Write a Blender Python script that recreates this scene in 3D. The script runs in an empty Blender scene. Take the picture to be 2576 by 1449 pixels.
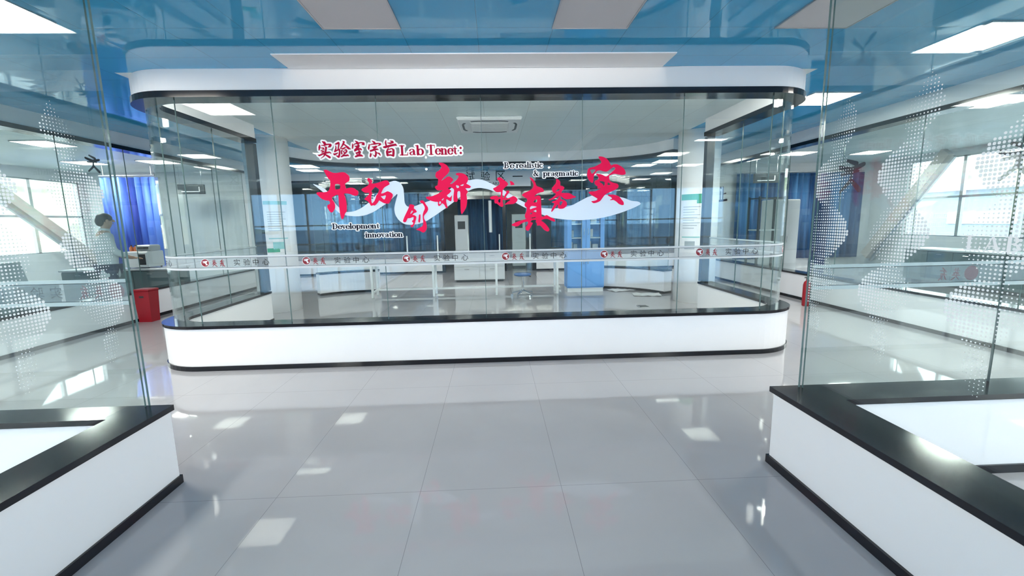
import bpy, bmesh, math, random
from mathutils import Vector, Matrix
random.seed(7)
SC=bpy.context.scene; COL=SC.collection
# ------------------------------------------------------------------ camera
CAM=bpy.data.cameras.new('camera'); CAM.sensor_width=36.0; CAM.lens=1096.81/2576*36; CAM.clip_start=.02; CAM.clip_end=400
cam=bpy.data.objects.new('camera',CAM); COL.objects.link(cam); SC.camera=cam
yaw,pitch,roll=[math.radians(v) for v in (2.2579,8.6125,-1.0994)]
fw=Vector((math.sin(yaw)*math.cos(pitch),math.cos(yaw)*math.cos(pitch),-math.sin(pitch)))
r0=Vector((math.cos(yaw),-math.sin(yaw),0)); u0=r0.cross(fw)
rr=math.cos(roll)*r0+math.sin(roll)*u0; uu=-math.sin(roll)*r0+math.cos(roll)*u0
M=Matrix((( rr.x,uu.x,-fw.x,0),(rr.y,uu.y,-fw.y,0),(rr.z,uu.z,-fw.z,1.5),(0,0,0,1)))
cam.matrix_world=M
# ------------------------------------------------------------------ world, exposure
W=bpy.data.worlds.new('sky'); SC.world=W; W.use_nodes=True
bg=W.node_tree.nodes['Background']; bg.inputs[0].default_value=(1,.955,.89,1); bg.inputs[1].default_value=1.35
vs=SC.view_settings; vs.view_transform='Standard'; vs.look='None'; vs.exposure=2.93; vs.gamma=1.0; vs.use_curve_mapping=False
SC.cycles.transparent_max_bounces=48; SC.cycles.max_bounces=10; SC.cycles.glossy_bounces=6; SC.cycles.diffuse_bounces=4
SC.cycles.caustics_reflective=False; SC.cycles.caustics_refractive=False
PANEL=6.0       # radiance of the lit ceiling panels
# ------------------------------------------------------------------ materials
def nodes(name):
    m=bpy.data.materials.new(name); m.use_nodes=True; t=m.node_tree; t.nodes.clear()
    o=t.nodes.new('ShaderNodeOutputMaterial'); return m,t,o
def lk(t,a,b): t.links.new(a,b)
def mth(t,op,a,b=None,c=None):
    n=t.nodes.new('ShaderNodeMath'); n.operation=op
    for i,v in enumerate((a,b,c)):
        if v is None: continue
        if isinstance(v,(int,float)): n.inputs[i].default_value=v
        else: lk(t,v,n.inputs[i])
    return n.outputs[0]
def mat(name,col,rough=.5,metal=0,var=.04,scale=6,bump=0,spec=.5):
    m,t,o=nodes(name); p=t.nodes.new('ShaderNodeBsdfPrincipled'); lk(t,p.outputs[0],o.inputs[0])
    p.inputs['Roughness'].default_value=rough; p.inputs['Metallic'].default_value=metal
    p.inputs['Specular IOR Level'].default_value=spec
    tc=t.nodes.new('ShaderNodeTexCoord'); n=t.nodes.new('ShaderNodeTexNoise'); n.inputs['Scale'].default_value=scale; n.inputs['Detail'].default_value=4
    lk(t,tc.outputs['Object'],n.inputs['Vector'])
    mx=t.nodes.new('ShaderNodeMix'); mx.data_type='RGBA'
    mx.inputs[6].default_value=tuple(max(0,c*(1-var)) for c in col)+(1,); mx.inputs[7].default_value=tuple(min(1,c*(1+var)) for c in col)+(1,)
    lk(t,n.outputs[0],mx.inputs[0]); lk(t,mx.outputs[2],p.inputs['Base Color'])
    if bump:
        b=t.nodes.new('ShaderNodeBump'); b.inputs['Strength'].default_value=bump; b.inputs['Distance'].default_value=.01
        lk(t,n.outputs[0],b.inputs['Height']); lk(t,b.outputs[0],p.inputs['Normal'])
    return m
def emit(name,col,s):
    m,t,o=nodes(name); e=t.nodes.new('ShaderNodeEmission'); e.inputs[0].default_value=col+(1,); e.inputs[1].default_value=s
    lk(t,e.outputs[0],o.inputs[0]); return m
def schlick(t,f0):
    g=t.nodes.new('ShaderNodeNewGeometry'); d=t.nodes.new('ShaderNodeVectorMath'); d.operation='DOT_PRODUCT'
    lk(t,g.outputs['Normal'],d.inputs[0]); lk(t,g.outputs['Incoming'],d.inputs[1])
    a=mth(t,'ABSOLUTE',d.outputs['Value']); b=mth(t,'SUBTRACT',1.0,a); c=mth(t,'POWER',b,5.0)
    return mth(t,'MULTIPLY_ADD',c,1-f0,f0)
def glass(name,tint,f0=.034):
    m,t,o=nodes(name); tr=t.nodes.new('ShaderNodeBsdfTransparent'); tr.inputs[0].default_value=tint+(1,)
    gl=t.nodes.new('ShaderNodeBsdfGlossy'); gl.inputs['Roughness'].default_value=0.0; gl.inputs[0].default_value=(.95,1,1,1)
    mx=t.nodes.new('ShaderNodeMixShader'); lk(t,schlick(t,f0),mx.inputs[0]); lk(t,tr.outputs[0],mx.inputs[1]); lk(t,gl.outputs[0],mx.inputs[2]); lk(t,mx.outputs[0],o.inputs[0])
    return m
def film(name,col,opac):
    m,t,o=nodes(name); tr=t.nodes.new('ShaderNodeBsdfTransparent'); d=t.nodes.new('ShaderNodeBsdfDiffuse'); d.inputs[0].default_value=col+(1,)
    tl=t.nodes.new('ShaderNodeBsdfTranslucent'); tl.inputs[0].default_value=col+(1,)
    a=t.nodes.new('ShaderNodeAddShader'); m1=t.nodes.new('ShaderNodeMixShader'); m1.inputs[0].default_value=.45; lk(t,d.outputs[0],m1.inputs[1]); lk(t,tl.outputs[0],m1.inputs[2])
    t.nodes.remove(a)
    mx=t.nodes.new('ShaderNodeMixShader'); mx.inputs[0].default_value=opac; lk(t,tr.outputs[0],mx.inputs[1]); lk(t,m1.outputs[0],mx.inputs[2]); lk(t,mx.outputs[0],o.inputs[0])
    return m
def line_mask(t,coord,period,off,half):
    s=mth(t,'SUBTRACT',coord,off); s=mth(t,'DIVIDE',s,period); s=mth(t,'FRACT',mth(t,'ADD',s,100.5)); s=mth(t,'ABSOLUTE',mth(t,'SUBTRACT',s,.5))
    return mth(t,'LESS_THAN',s,half/period)
def floor_mat():
    m,t,o=nodes('polished_floor_tile'); p=t.nodes.new('ShaderNodeBsdfPrincipled'); lk(t,p.outputs[0],o.inputs[0])
    g=t.nodes.new('ShaderNodeNewGeometry'); sp=t.nodes.new('ShaderNodeSeparateXYZ'); lk(t,g.outputs['Position'],sp.inputs[0])
    k=mth(t,'MAXIMUM',line_mask(t,sp.outputs[0],.8,-.45,.0013),line_mask(t,sp.outputs[1],1.6,2.29,.0013))
    n=t.nodes.new('ShaderNodeTexNoise'); n.inputs['Scale'].default_value=1.3; n.inputs['Detail'].default_value=7; n.inputs['Distortion'].default_value=1.2; lk(t,g.outputs['Position'],n.inputs['Vector'])
    mx=t.nodes.new('ShaderNodeMix'); mx.data_type='RGBA'; lk(t,n.outputs[0],mx.inputs[0]); mx.inputs[6].default_value=(.375,.37,.39,1); mx.inputs[7].default_value=(.425,.42,.44,1)
    m2=t.nodes.new('ShaderNodeMix'); m2.data_type='RGBA'; lk(t,k,m2.inputs[0]); lk(t,mx.outputs[2],m2.inputs[6]); m2.inputs[7].default_value=(.23,.23,.24,1)
    lk(t,m2.outputs[2],p.inputs['Base Color']); p.inputs['Roughness'].default_value=.035; p.inputs['Specular IOR Level'].default_value=.42
    return m
def ceil_mat(name,col,rough,warp,spec=.5):
    m,t,o=nodes(name); p=t.nodes.new('ShaderNodeBsdfPrincipled'); lk(t,p.outputs[0],o.inputs[0])
    g=t.nodes.new('ShaderNodeNewGeometry'); sp=t.nodes.new('ShaderNodeSeparateXYZ'); lk(t,g.outputs['Position'],sp.inputs[0])
    k=mth(t,'MAXIMUM',line_mask(t,sp.outputs[0],.6,-.09,.0016),line_mask(t,sp.outputs[1],.6,3.69,.0016))
    n=t.nodes.new('ShaderNodeTexNoise'); n.inputs['Scale'].default_value=.8; lk(t,g.outputs['Position'],n.inputs['Vector'])
    mx=t.nodes.new('ShaderNodeMix'); mx.data_type='RGBA'; lk(t,n.outputs[0],mx.inputs[0]); mx.inputs[6].default_value=tuple(c*.95 for c in col)+(1,); mx.inputs[7].default_value=tuple(c*1.05 for c in col)+(1,)
    m2=t.nodes.new('ShaderNodeMix'); m2.data_type='RGBA'; lk(t,k,m2.inputs[0]); lk(t,mx.outputs[2],m2.inputs[6]); m2.inputs[7].default_value=tuple(c*.4 for c in col)+(1,)
    lk(t,m2.outputs[2],p.inputs['Base Color']); p.inputs['Roughness'].default_value=rough; p.inputs['Specular IOR Level'].default_value=spec
    # every tile bellies a little: height = (1-u^2)(1-v^2)
    def tri(c,off):
        s=mth(t,'DIVIDE',mth(t,'SUBTRACT',c,off),.6); s=mth(t,'SUBTRACT',mth(t,'FRACT',mth(t,'ADD',s,100.0)),.5); s=mth(t,'MULTIPLY',s,2.0); return mth(t,'SUBTRACT',1.0,mth(t,'POWER',mth(t,'ABSOLUTE',s),4.0))
    h=mth(t,'MULTIPLY',tri(sp.outputs[0],-.09),tri(sp.outputs[1],3.69))
    b=t.nodes.new('ShaderNodeBump'); b.inputs['Strength'].default_value=warp; b.inputs['Distance'].default_value=.002; lk(t,h,b.inputs['Height']); lk(t,b.outputs[0],p.inputs['Normal'])
    return m
def hill_mat():
    m,t,o=nodes('hillside_scrub'); p=t.nodes.new('ShaderNodeBsdfPrincipled'); lk(t,p.outputs[0],o.inputs[0]); p.inputs['Roughness'].default_value=.95
    g=t.nodes.new('ShaderNodeNewGeometry'); n=t.nodes.new('ShaderNodeTexNoise'); n.inputs['Scale'].default_value=.10; n.inputs['Detail'].default_value=6; lk(t,g.outputs['Position'],n.inputs['Vector'])
    c=t.nodes.new('ShaderNodeValToRGB'); e=c.color_ramp.elements; e[0].position=.35; e[0].color=(.20,.26,.16,1); e[1].position=.65; e[1].color=(.55,.48,.36,1)
    x=c.color_ramp.elements.new(.5); x.color=(.36,.38,.26,1); lk(t,n.outputs[0],c.inputs[0]); lk(t,c.outputs[0],p.inputs['Base Color']); return m
def curtain_mat(name,c1,c2):
    m,t,o=nodes(name); p=t.nodes.new('ShaderNodeBsdfPrincipled'); lk(t,p.outputs[0],o.inputs[0]); p.inputs['Roughness'].default_value=.6
    g=t.nodes.new('ShaderNodeNewGeometry'); mp=t.nodes.new('ShaderNodeMapping'); mp.inputs['Scale'].default_value=(3,3,.35); lk(t,g.outputs['Position'],mp.inputs[0])
    n=t.nodes.new('ShaderNodeTexNoise'); n.inputs['Scale'].default_value=1.5; n.inputs['Detail'].default_value=3; lk(t,mp.outputs[0],n.inputs['Vector'])
    c=t.nodes.new('ShaderNodeValToRGB'); e=c.color_ramp.elements; e[0].position=.4; e[0].color=c1+(1,); e[1].position=.6; e[1].color=c2+(1,); lk(t,n.outputs[0],c.inputs[0]); lk(t,c.outputs[0],p.inputs['Base Color']); return m
WHITE=mat('white_panel',(.88,.885,.91),.32,var=.01)
FASCIA=mat('white_gypsum',(.92,.925,.94),.6,var=.01)
BLACK=mat('black_gloss_trim',(.008,.009,.014),.12,var=.1)
CHAR=mat('charcoal_trim',(.06,.068,.075),.3)
PAINT=mat('wall_paint',(.74,.76,.78),.7)
COLW=mat('column_paint',(.94,.95,.95),.45,var=.01)
GLASS=glass('clear_glass',(.93,.965,.962)); EDGE=mat('green_glass_edge',(.13,.21,.21),.08,var=.1,spec=.8)
PANE=glass('window_glass',(.76,.80,.82)); GREYW=mat('grey_wall_paint',(.30,.34,.38),.7); TINT=glass('blue_tinted_window_glass',(.50,.70,.93)); SEAM=mat('glass_joint_sealant',(.10,.17,.18),.25)
FLOOR=floor_mat(); CEILB=ceil_mat('blue_gloss_ceiling_tile',(.058,.41,.73),.035,.22,.6); CEILG=ceil_mat('pale_ceiling_tile',(.70,.80,.81),.35,.3,.3)
LIT=emit('lit_diffuser',(1,.95,.865),PANEL); UNLIT=mat('unlit_diffuser',(.60,.60,.63),.5,var=.01); ALU=mat('anodised_aluminium',(.55,.56,.58),.35,.8)
RED=mat('red_acrylic',(.86,.004,.085),.6,var=.02,spec=.15); CRIM=mat('crimson_lettering',(.46,.002,.045),.6,var=.25,scale=40,spec=.1); SWM=mat('pale_blue_acrylic',(.68,.79,.93),.5,var=.01)
INK=mat('navy_black_lettering',(.003,.004,.016),.6,spec=.1); BACK=mat('white_backing_acrylic',(.96,.965,.98),.35,var=.01)
FROST=film('frosted_film',(.74,.80,.88),.22); STRIPE=film('white_stripe_film',(.86,.90,.94),.72); DARKLINE=film('dark_line_film',(.05,.08,.10),.8)
DOTS=film('white_dot_print',(.94,.96,.98),.92); LOGO=mat('maroon_print',(.22,.008,.02),.5); LOGOW=mat('pale_print',(.75,.76,.80),.5); GREYP=mat('dark_grey_print',(.006,.012,.016),.5)
STEEL=mat('white_powder_steel',(.78,.82,.84),.35); CHROME=mat('chrome',(.75,.76,.78),.12,1.0); BLUEP=mat('blue_cabinet_paint',(.16,.40,.83),.4,var=.02); CABW=mat('cabinet_white',(.78,.80,.80),.4)
PLAST=mat('white_plastic',(.80,.83,.85),.35); DARKP=mat('dark_plastic',(.03,.035,.04),.4); BLUES=mat('blue_seat_vinyl',(.06,.15,.36),.4); REDP=mat('red_bin_plastic',(.30,.004,.014),.4)
BENCH=mat('bench_carcass',(.10,.15,.16),.5); TOPG=mat('grey_worktop',(.50,.54,.57),.3); CURT=curtain_mat('blue_curtain_cloth',(.03,.07,.42),(.10,.24,.82)); CURT2=curtain_mat('slate_blue_curtain_cloth',(.012,.06,.18),(.06,.19,.40))
PAPER=mat('paper',(.85,.86,.86),.8); GREEN=mat('green_print',(.05,.38,.20),.5); TEALP=mat('teal_print',(.30,.62,.62),.5); GREYT=mat('grey_text_print',(.35,.40,.42),.6)
SKIN=mat('skin',(.62,.40,.30),.55); HAIR=mat('black_hair',(.015,.013,.013),.45); COAT=mat('white_lab_coat',(.82,.83,.85),.8,bump=.2); TROU=mat('navy_trousers',(.03,.04,.08),.8); SHOE=mat('black_shoe',(.02,.02,.02),.4)
ORANGE=mat('amber_bottle',(.55,.16,.06),.2); HILL=hill_mat(); ASPH=mat('asphalt',(.30,.31,.33),.9); BLDG=mat('grey_blue_cladding',(.42,.47,.58),.6); LABW=mat('bright_white_print',(.96,.96,.97),.6); DPURP=mat('dark_plum_print',(.020,.010,.020),.5)
# ------------------------------------------------------------------ mesh builder
class MB:
    def __init__(s): s.v=[]; s.f=[]; s.m=[]
    def add(s,vs,fs,mi=0):
        k=len(s.v); s.v+= [tuple(v) for v in vs]; s.f+=[tuple(i+k for i in f) for f in fs]; s.m+=[mi]*len(fs); return s
    def box(s,x0,x1,y0,y1,z0,z1,mi=0):
        return s.add([(x0,y0,z0),(x1,y0,z0),(x1,y1,z0),(x0,y1,z0),(x0,y0,z1),(x1,y0,z1),(x1,y1,z1),(x0,y1,z1)],[(0,3,2,1),(4,5,6,7),(0,1,5,4),(1,2,6,5),(2,3,7,6),(3,0,4,7)],mi)
    def bevbox(s,x0,x1,y0,y1,z0,z1,b=.006,mi=0):
        vs=[];
        for z,d in ((z0,b),(z0+b,0),(z1-b,0),(z1,b)):
            vs+=[(x0+d+ (b if d==0 else 0)*0,y0+d,z),(x1-d,y0+d,z),(x1-d,y1-d,z),(x0+d,y1-d,z)]
        fs=[(3,2,1,0),(12,13,14,15)]
        for k in range(3):
            for i in range(4): fs.append((k*4+i,k*4+(i+1)%4,k*4+4+(i+1)%4,k*4+4+i))
        return s.add(vs,fs,mi)
    def tube(s,p0,p1,r0,r1=None,n=12,mi=0):
        r1=r0 if r1 is None else r1; p0=Vector(p0); p1=Vector(p1); d=(p1-p0).normalized(); a=d.orthogonal().normalized(); b=d.cross(a)
        vs=[]
        for p,r in ((p0,r0),(p1,r1)):
            for i in range(n): t=2*math.pi*i/n; vs.append(p+r*(math.cos(t)*a+math.sin(t)*b))
        return s.add(vs,[(i,(i+1)%n,n+(i+1)%n,n+i) for i in range(n)]+[tuple(range(n))[::-1],tuple(range(n,2*n))],mi)
    def lathe(s,prof,cx=0,cy=0,n=32,mi=0):
        vs=[(cx+r*math.cos(2*math.pi*i/n),cy+r*math.sin(2*math.pi*i/n),z) for r,z in prof for i in range(n)]
        fs=[(k*n+i,k*n+(i+1)%n,(k+1)*n+(i+1)%n,(k+1)*n+i) for k in range(len(prof)-1) for i in range(n)]
        fs+=[tuple(range(n))[::-1],tuple(range((len(prof)-1)*n,len(prof)*n))]; return s.add(vs,fs,mi)
    def ell(s,c,r,n=14,k=9,mi=0):
        prof=[];vs=[];c=Vector(c)
        for j in range(k+1):
            a=math.pi*j/k
            for i in range(n):
                b=2*math.pi*i/n; vs.append((c.x+r[0]*math.sin(a)*math.cos(b),c.y+r[1]*math.sin(a)*math.sin(b),c.z-r[2]*math.cos(a)))
        return s.add(vs,[(j*n+i,j*n+(i+1)%n,(j+1)*n+(i+1)%n,(j+1)*n+i) for j in range(k) for i in range(n)],mi)
    def sweep(s,path,o0,o1,z0,z1,mi=0,endmi=None):
        # wall-like solid along a plan path; offsets are measured to the left of travel
        n=len(path); L=[];R=[]
        for i,p in enumerate(path):
            a=Vector(path[max(i-1,0)]); b=Vector(path[min(i+1,n-1)]); d=(b-a).normalized(); nn=Vector((-d.y,d.x))
            if 0<i<n-1:
                d1=(Vector(p)-a).normalized(); nn=nn/max(.3,nn.dot(Vector((-d1.y,d1.x))))
            p=Vector(p); L.append(p+nn*o0); R.append(p+nn*o1)
        vs=[]
        for a,b in zip(L,R): vs+=[(a.x,a.y,z0),(b.x,b.y,z0),(b.x,b.y,z1),(a.x,a.y,z1)]
        fs=[]; 
        for i in range(n-1):
            for j in range(4): fs.append((i*4+j,i*4+(j+1)%4,(i+1)*4+(j+1)%4,(i+1)*4+j))
        s.add(vs,fs,mi); k=len(s.v)-len(vs); e=mi if endmi is None else endmi
        s.f+=[(k+3,k+2,k+1,k),(k+(n-1)*4,k+(n-1)*4+1,k+(n-1)*4+2,k+(n-1)*4+3)]; s.m+=[e,e]; return s
    def stroke(s,pts,T,d=0,dep=.004,seg=10,mi=0):
        # round-ended brush stroke; pts=(x,z,width); T maps (x,z,depth) to space
        P=[(x,z,w/2+d) for x,z,w in pts]
        def slab(poly):
            n=len(poly); s.kk=getattr(s,'kk',0)+1; e=dep+(s.kk%48)*2.5e-5; s.add([T(x,z,-(s.kk%48)*1e-5) for x,z in poly]+[T(x,z,e) for x,z in poly],[tuple(range(n)),tuple(range(n,2*n))[::-1]]+[(i,n+i,n+(i+1)%n,(i+1)%n) for i in range(n)],mi)
        for x,z,r in P: slab([(x+r*math.cos(2*math.pi*i/seg),z+r*math.sin(2*math.pi*i/seg)) for i in range(seg)])
        for (x0,z0,a),(x1,z1,b) in zip(P,P[1:]):
            l=math.hypot(x1-x0,z1-z0)
            if l<1e-6: continue
            nx,nz=-(z1-z0)/l,(x1-x0)/l
            slab([(x0+nx*a,z0+nz*a),(x0-nx*a,z0-nz*a),(x1-nx*b,z1-nz*b),(x1+nx*b,z1+nz*b)])
        return s
    def build(s,name,mats,parent=None,smooth=False,off=None,kind=None):
        me=bpy.data.meshes.new(name); o3=Vector(off) if off else Vector((0,0,0))
        me.from_pydata([tuple(Vector(v)-o3) for v in s.v],[],s.f)
        for m in (mats if isinstance(mats,(list,tuple)) else [mats]): me.materials.append(m)
        for p,mi in zip(me.polygons,s.m): p.material_index=mi; p.use_smooth=smooth
        me.update(); o=bpy.data.objects.new(name,me); COL.objects.link(o)
        if parent: o.parent=parent
        elif off: o.location=o3
        if kind: o['kind']=kind
        return o
def tag(o,label,cat,group=None):
    o['label']=label; o['category']=cat
    if group: o['group']=group
    return o
def thing(name,label,cat,loc=(0,0,0),rz=0,group=None):
    o=bpy.data.objects.new(name,None); o.empty_display_size=.1; COL.objects.link(o); o.location=loc; o.rotation_euler=(0,0,rz); return tag(o,label,cat,group)
def struct(name,mb,mats,label=None,smooth=False):
    o=mb.build(name,mats,smooth=smooth); o['kind']='structure'
    if label: o['label']=label
    return o
def structE(name,label=None):
    o=bpy.data.objects.new(name,None); COL.objects.link(o); o['kind']='structure'
    if label: o['label']=label
    return o
def copy_tree(o,parent=None):
    c=o.copy(); COL.objects.link(c)
    if parent: c.parent=parent
    for ch in list(o.children): copy_tree(ch,c)
    return c
def poly_mesh(pieces,T,dep):
    # filled outlines (with holes) given thickness, as one mesh
    cu=bpy.data.curves.new('outline','CURVE'); cu.dimensions='2D'; cu.fill_mode='BOTH'; cu.extrude=dep/2
    for piece in pieces:
        for ring in piece:
            n=len(ring); q=[]
            for i in range(n):
                a=ring[i]; b=ring[(i+1)%n]
                q+= [(a[0]*.8+b[0]*.2,a[1]*.8+b[1]*.2),(a[0]*.2+b[0]*.8,a[1]*.2+b[1]*.8)]
            sp=cu.splines.new('POLY'); sp.points.add(len(q)-1); sp.use_cyclic_u=True
            for p,(x,z) in zip(sp.points,q): p.co=(x,z,0,1)
    tmp=bpy.data.objects.new('outline',cu); COL.objects.link(tmp); dg=bpy.context.evaluated_depsgraph_get(); dg.update()
    me=bpy.data.meshes.new_from_object(tmp.evaluated_get(dg)); bpy.data.objects.remove(tmp)
    for v in me.vertices: v.co=T(v.co.x,v.co.y,v.co.z+dep/2)
    return me
def text_mesh(txt,h,bold=0.0,dep=.002,shear=0):
    cu=bpy.data.curves.new('t','FONT'); cu.body=txt; cu.size=h; cu.offset=bold; cu.extrude=dep/2; cu.align_x='LEFT'; cu.resolution_u=3
    tmp=bpy.data.objects.new('t',cu); COL.objects.link(tmp); dg=bpy.context.evaluated_depsgraph_get(); dg.update()
    me=bpy.data.meshes.new_from_object(tmp.evaluated_get(dg)); bpy.data.objects.remove(tmp); return me
def text_obj(name,txt,h,T,m,parent=None,bold=0.0,off=None,width=None):
    me=text_mesh(txt,h,bold); o3=Vector(off) if off else Vector((0,0,0))
    xs=[v.co.x for v in me.vertices]; ys=[v.co.y for v in me.vertices]; x0,x1=min(xs),max(xs); y0,y1=min(ys),max(ys)
    sx=(width/(x1-x0)) if width else h/(y1-y0); sy=h/(y1-y0)
    for v in me.vertices: v.co=Vector(T((v.co.x-x0)*sx,(v.co.y-y0)*sy,v.co.z))-o3
    me.materials.clear(); me.materials.append(m); o=bpy.data.objects.new(name,me); COL.objects.link(o)
    if parent: o.parent=parent
    return o
# ------------------------------------------------------------------ serif alphabet (strokes on a unit cap height)
S_,T_=.195,.07
def stem(x,a,b): return [(x,a+.08*0,S_),(x,b,S_)]
def ser(a,b,y): return [(a,y,T_),(b,y,T_)]
def arc(cx,cy,rx,ry,a0,a1,n=14):
    o=[]
    for i in range(n+1):
        a=math.radians(a0+(a1-a0)*i/n); o.append((cx+rx*math.cos(a),cy+ry*math.sin(a),T_+(S_-T_)*abs(math.cos(a))**1.6))
    return o
GL={
'L':(.70,[[(.2,.06,S_),(.2,.94,S_)],ser(.02,.38,.975),ser(.02,.64,.025),[(.62,.04,.06),(.66,.3,.04)]]),
'a':(.60,[[(.12,.47,.13),(.17,.58,.07),(.3,.63,.05),(.42,.56,.12),(.45,.42,S_),(.45,.12,S_),(.52,.03,.06),(.6,.06,.03)],[(.44,.4,.05),(.26,.33,.07),(.14,.2,.15),(.17,.06,.09),(.3,.02,.05),(.43,.12,.05)]]),
'b':(.68,[[(.16,.06,S_),(.16,.94,S_)],ser(.0,.2,.975),arc(.38,.32,.2,.31,0,360,20)]),
'T':(.80,[[(.4,.06,S_),(.4,.96,S_)],ser(.2,.6,.025),ser(.04,.76,.975),[(.05,.97,.06),(.04,.7,.04)],[(.75,.97,.06),(.76,.7,.04)]]),
'e':(.56,[arc(.3,.32,.22,.31,8,322,18),[(.1,.36,.045),(.5,.36,.045)]]),
'n':(.68,[[(.15,.06,S_),(.15,.58,S_)],ser(.0,.18,.615),ser(.02,.29,.02),[(.2,.46,.05),(.32,.6,.06),(.44,.58,.12),(.5,.45,S_),(.5,.06,S_)],ser(.37,.65,.02)]),
't':(.42,[[(.2,.84,.04),(.2,.68,.12),(.2,.2,S_),(.24,.05,.1),(.34,.02,.05),(.4,.14,.03)],ser(.03,.37,.615)]),
'D':(.84,[[(.2,.06,S_),(.2,.94,S_)],ser(.03,.4,.975),ser(.03,.4,.025),[(.3,.975,.05),(.5,.93,.08),(.66,.74,.15),(.7,.5,.18),(.66,.26,.15),(.5,.07,.08),(.3,.025,.05)]]),
'v':(.56,[[(.13,.6,.16),(.31,.05,.12)],[(.31,.04,.05),(.46,.6,.05)],ser(.0,.27,.615),ser(.36,.56,.615)]),
'l':(.33,[[(.17,.06,S_),(.17,.94,S_)],ser(.02,.2,.975),ser(.02,.32,.02)]),
'o':(.60,[arc(.3,.32,.22,.31,0,360,20)]),
'p':(.66,[[(.15,-.24,S_),(.15,.58,S_)],ser(.0,.18,.615),ser(.01,.3,-.29),arc(.37,.32,.2,.31,0,360,20)]),
'm':(1.02,[[(.15,.06,S_),(.15,.58,S_)],ser(.0,.18,.615),ser(.02,.29,.02),[(.2,.46,.05),(.31,.6,.06),(.43,.58,.12),(.49,.45,S_),(.49,.06,S_)],ser(.37,.62,.02),[(.54,.46,.05),(.65,.6,.06),(.77,.58,.12),(.83,.45,S_),(.83,.06,S_)],ser(.71,.98,.02)]),
'i':(.33,[[(.17,.06,S_),(.17,.58,S_)],ser(.03,.2,.615),ser(.02,.32,.02),[(.17,.84,.19),(.171,.84,.19)]]),
'B':(.76,[[(.2,.06,S_),(.2,.94,S_)],ser(.03,.4,.975),ser(.03,.4,.025),[(.3,.975,.05),(.46,.93,.1),(.52,.76,.16),(.44,.57,.08),(.3,.53,.05)],[(.3,.52,.05),(.5,.47,.1),(.58,.27,.18),(.5,.07,.1),(.3,.025,.05)]]),
'r':(.48,[[(.15,.06,S_),(.15,.58,S_)],ser(.0,.18,.615),ser(.01,.31,.02),[(.2,.42,.05),(.29,.58,.06),(.4,.57,.14)]]),
's':(.48,[[(.4,.48,.05),(.37,.58,.06),(.24,.62,.06),(.12,.52,.12),(.22,.37,.15),(.37,.23,.14),(.34,.06,.07),(.2,.02,.06),(.09,.07,.06),(.07,.18,.05)]]),
'c':(.52,[arc(.3,.32,.22,.31,48,318,16),[(.43,.5,.13),(.431,.5,.13)]]),
'g':(.58,[arc(.26,.42,.16,.2,0,360,16),[(.14,.24,.05),(.12,.15,.06),(.2,.08,.09),(.4,.05,.13),(.48,-.08,.12),(.4,-.22,.07),(.24,-.26,.06),(.08,-.2,.07),(.08,-.07,.06),(.18,.02,.05)],[(.38,.56,.05),(.5,.62,.09)]]),
'&':(.86,[[(.68,.5,.05),(.6,.22,.06),(.42,.03,.07),(.22,.03,.12),(.11,.22,.17),(.25,.45,.1),(.42,.65,.08),(.44,.85,.1),(.32,.96,.06),(.2,.85,.13),(.24,.65,.13),(.45,.3,.17),(.66,.06,.17),(.78,.02,.08)],ser(.55,.8,.52)]),
'A':(.80,[[(.1,.03,.05),(.38,.97,.06)],[(.4,.93,.12),(.64,.06,S_)],ser(.2,.54,.33),ser(.0,.24,.025),ser(.48,.8,.025)]),
':':(.3,[[(.14,.1,.22),(.141,.1,.22)],[(.14,.62,.22),(.141,.62,.22)]]),
' ':(.28,[])}
def word(txt,x0,x1,z0,cap):
    adv=sum(GL[c][0] for c in txt)*cap; k=(x1-x0)/adv; x=x0; out=[]
    for c in txt:
        a,ss=GL[c]
        out.append([[(x+p[0]*cap*k,z0+p[1]*cap,p[2]*cap*min(1.15,max(.85,k))) for p in s] for s in ss])
        x+=a*cap*k
    return out
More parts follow.
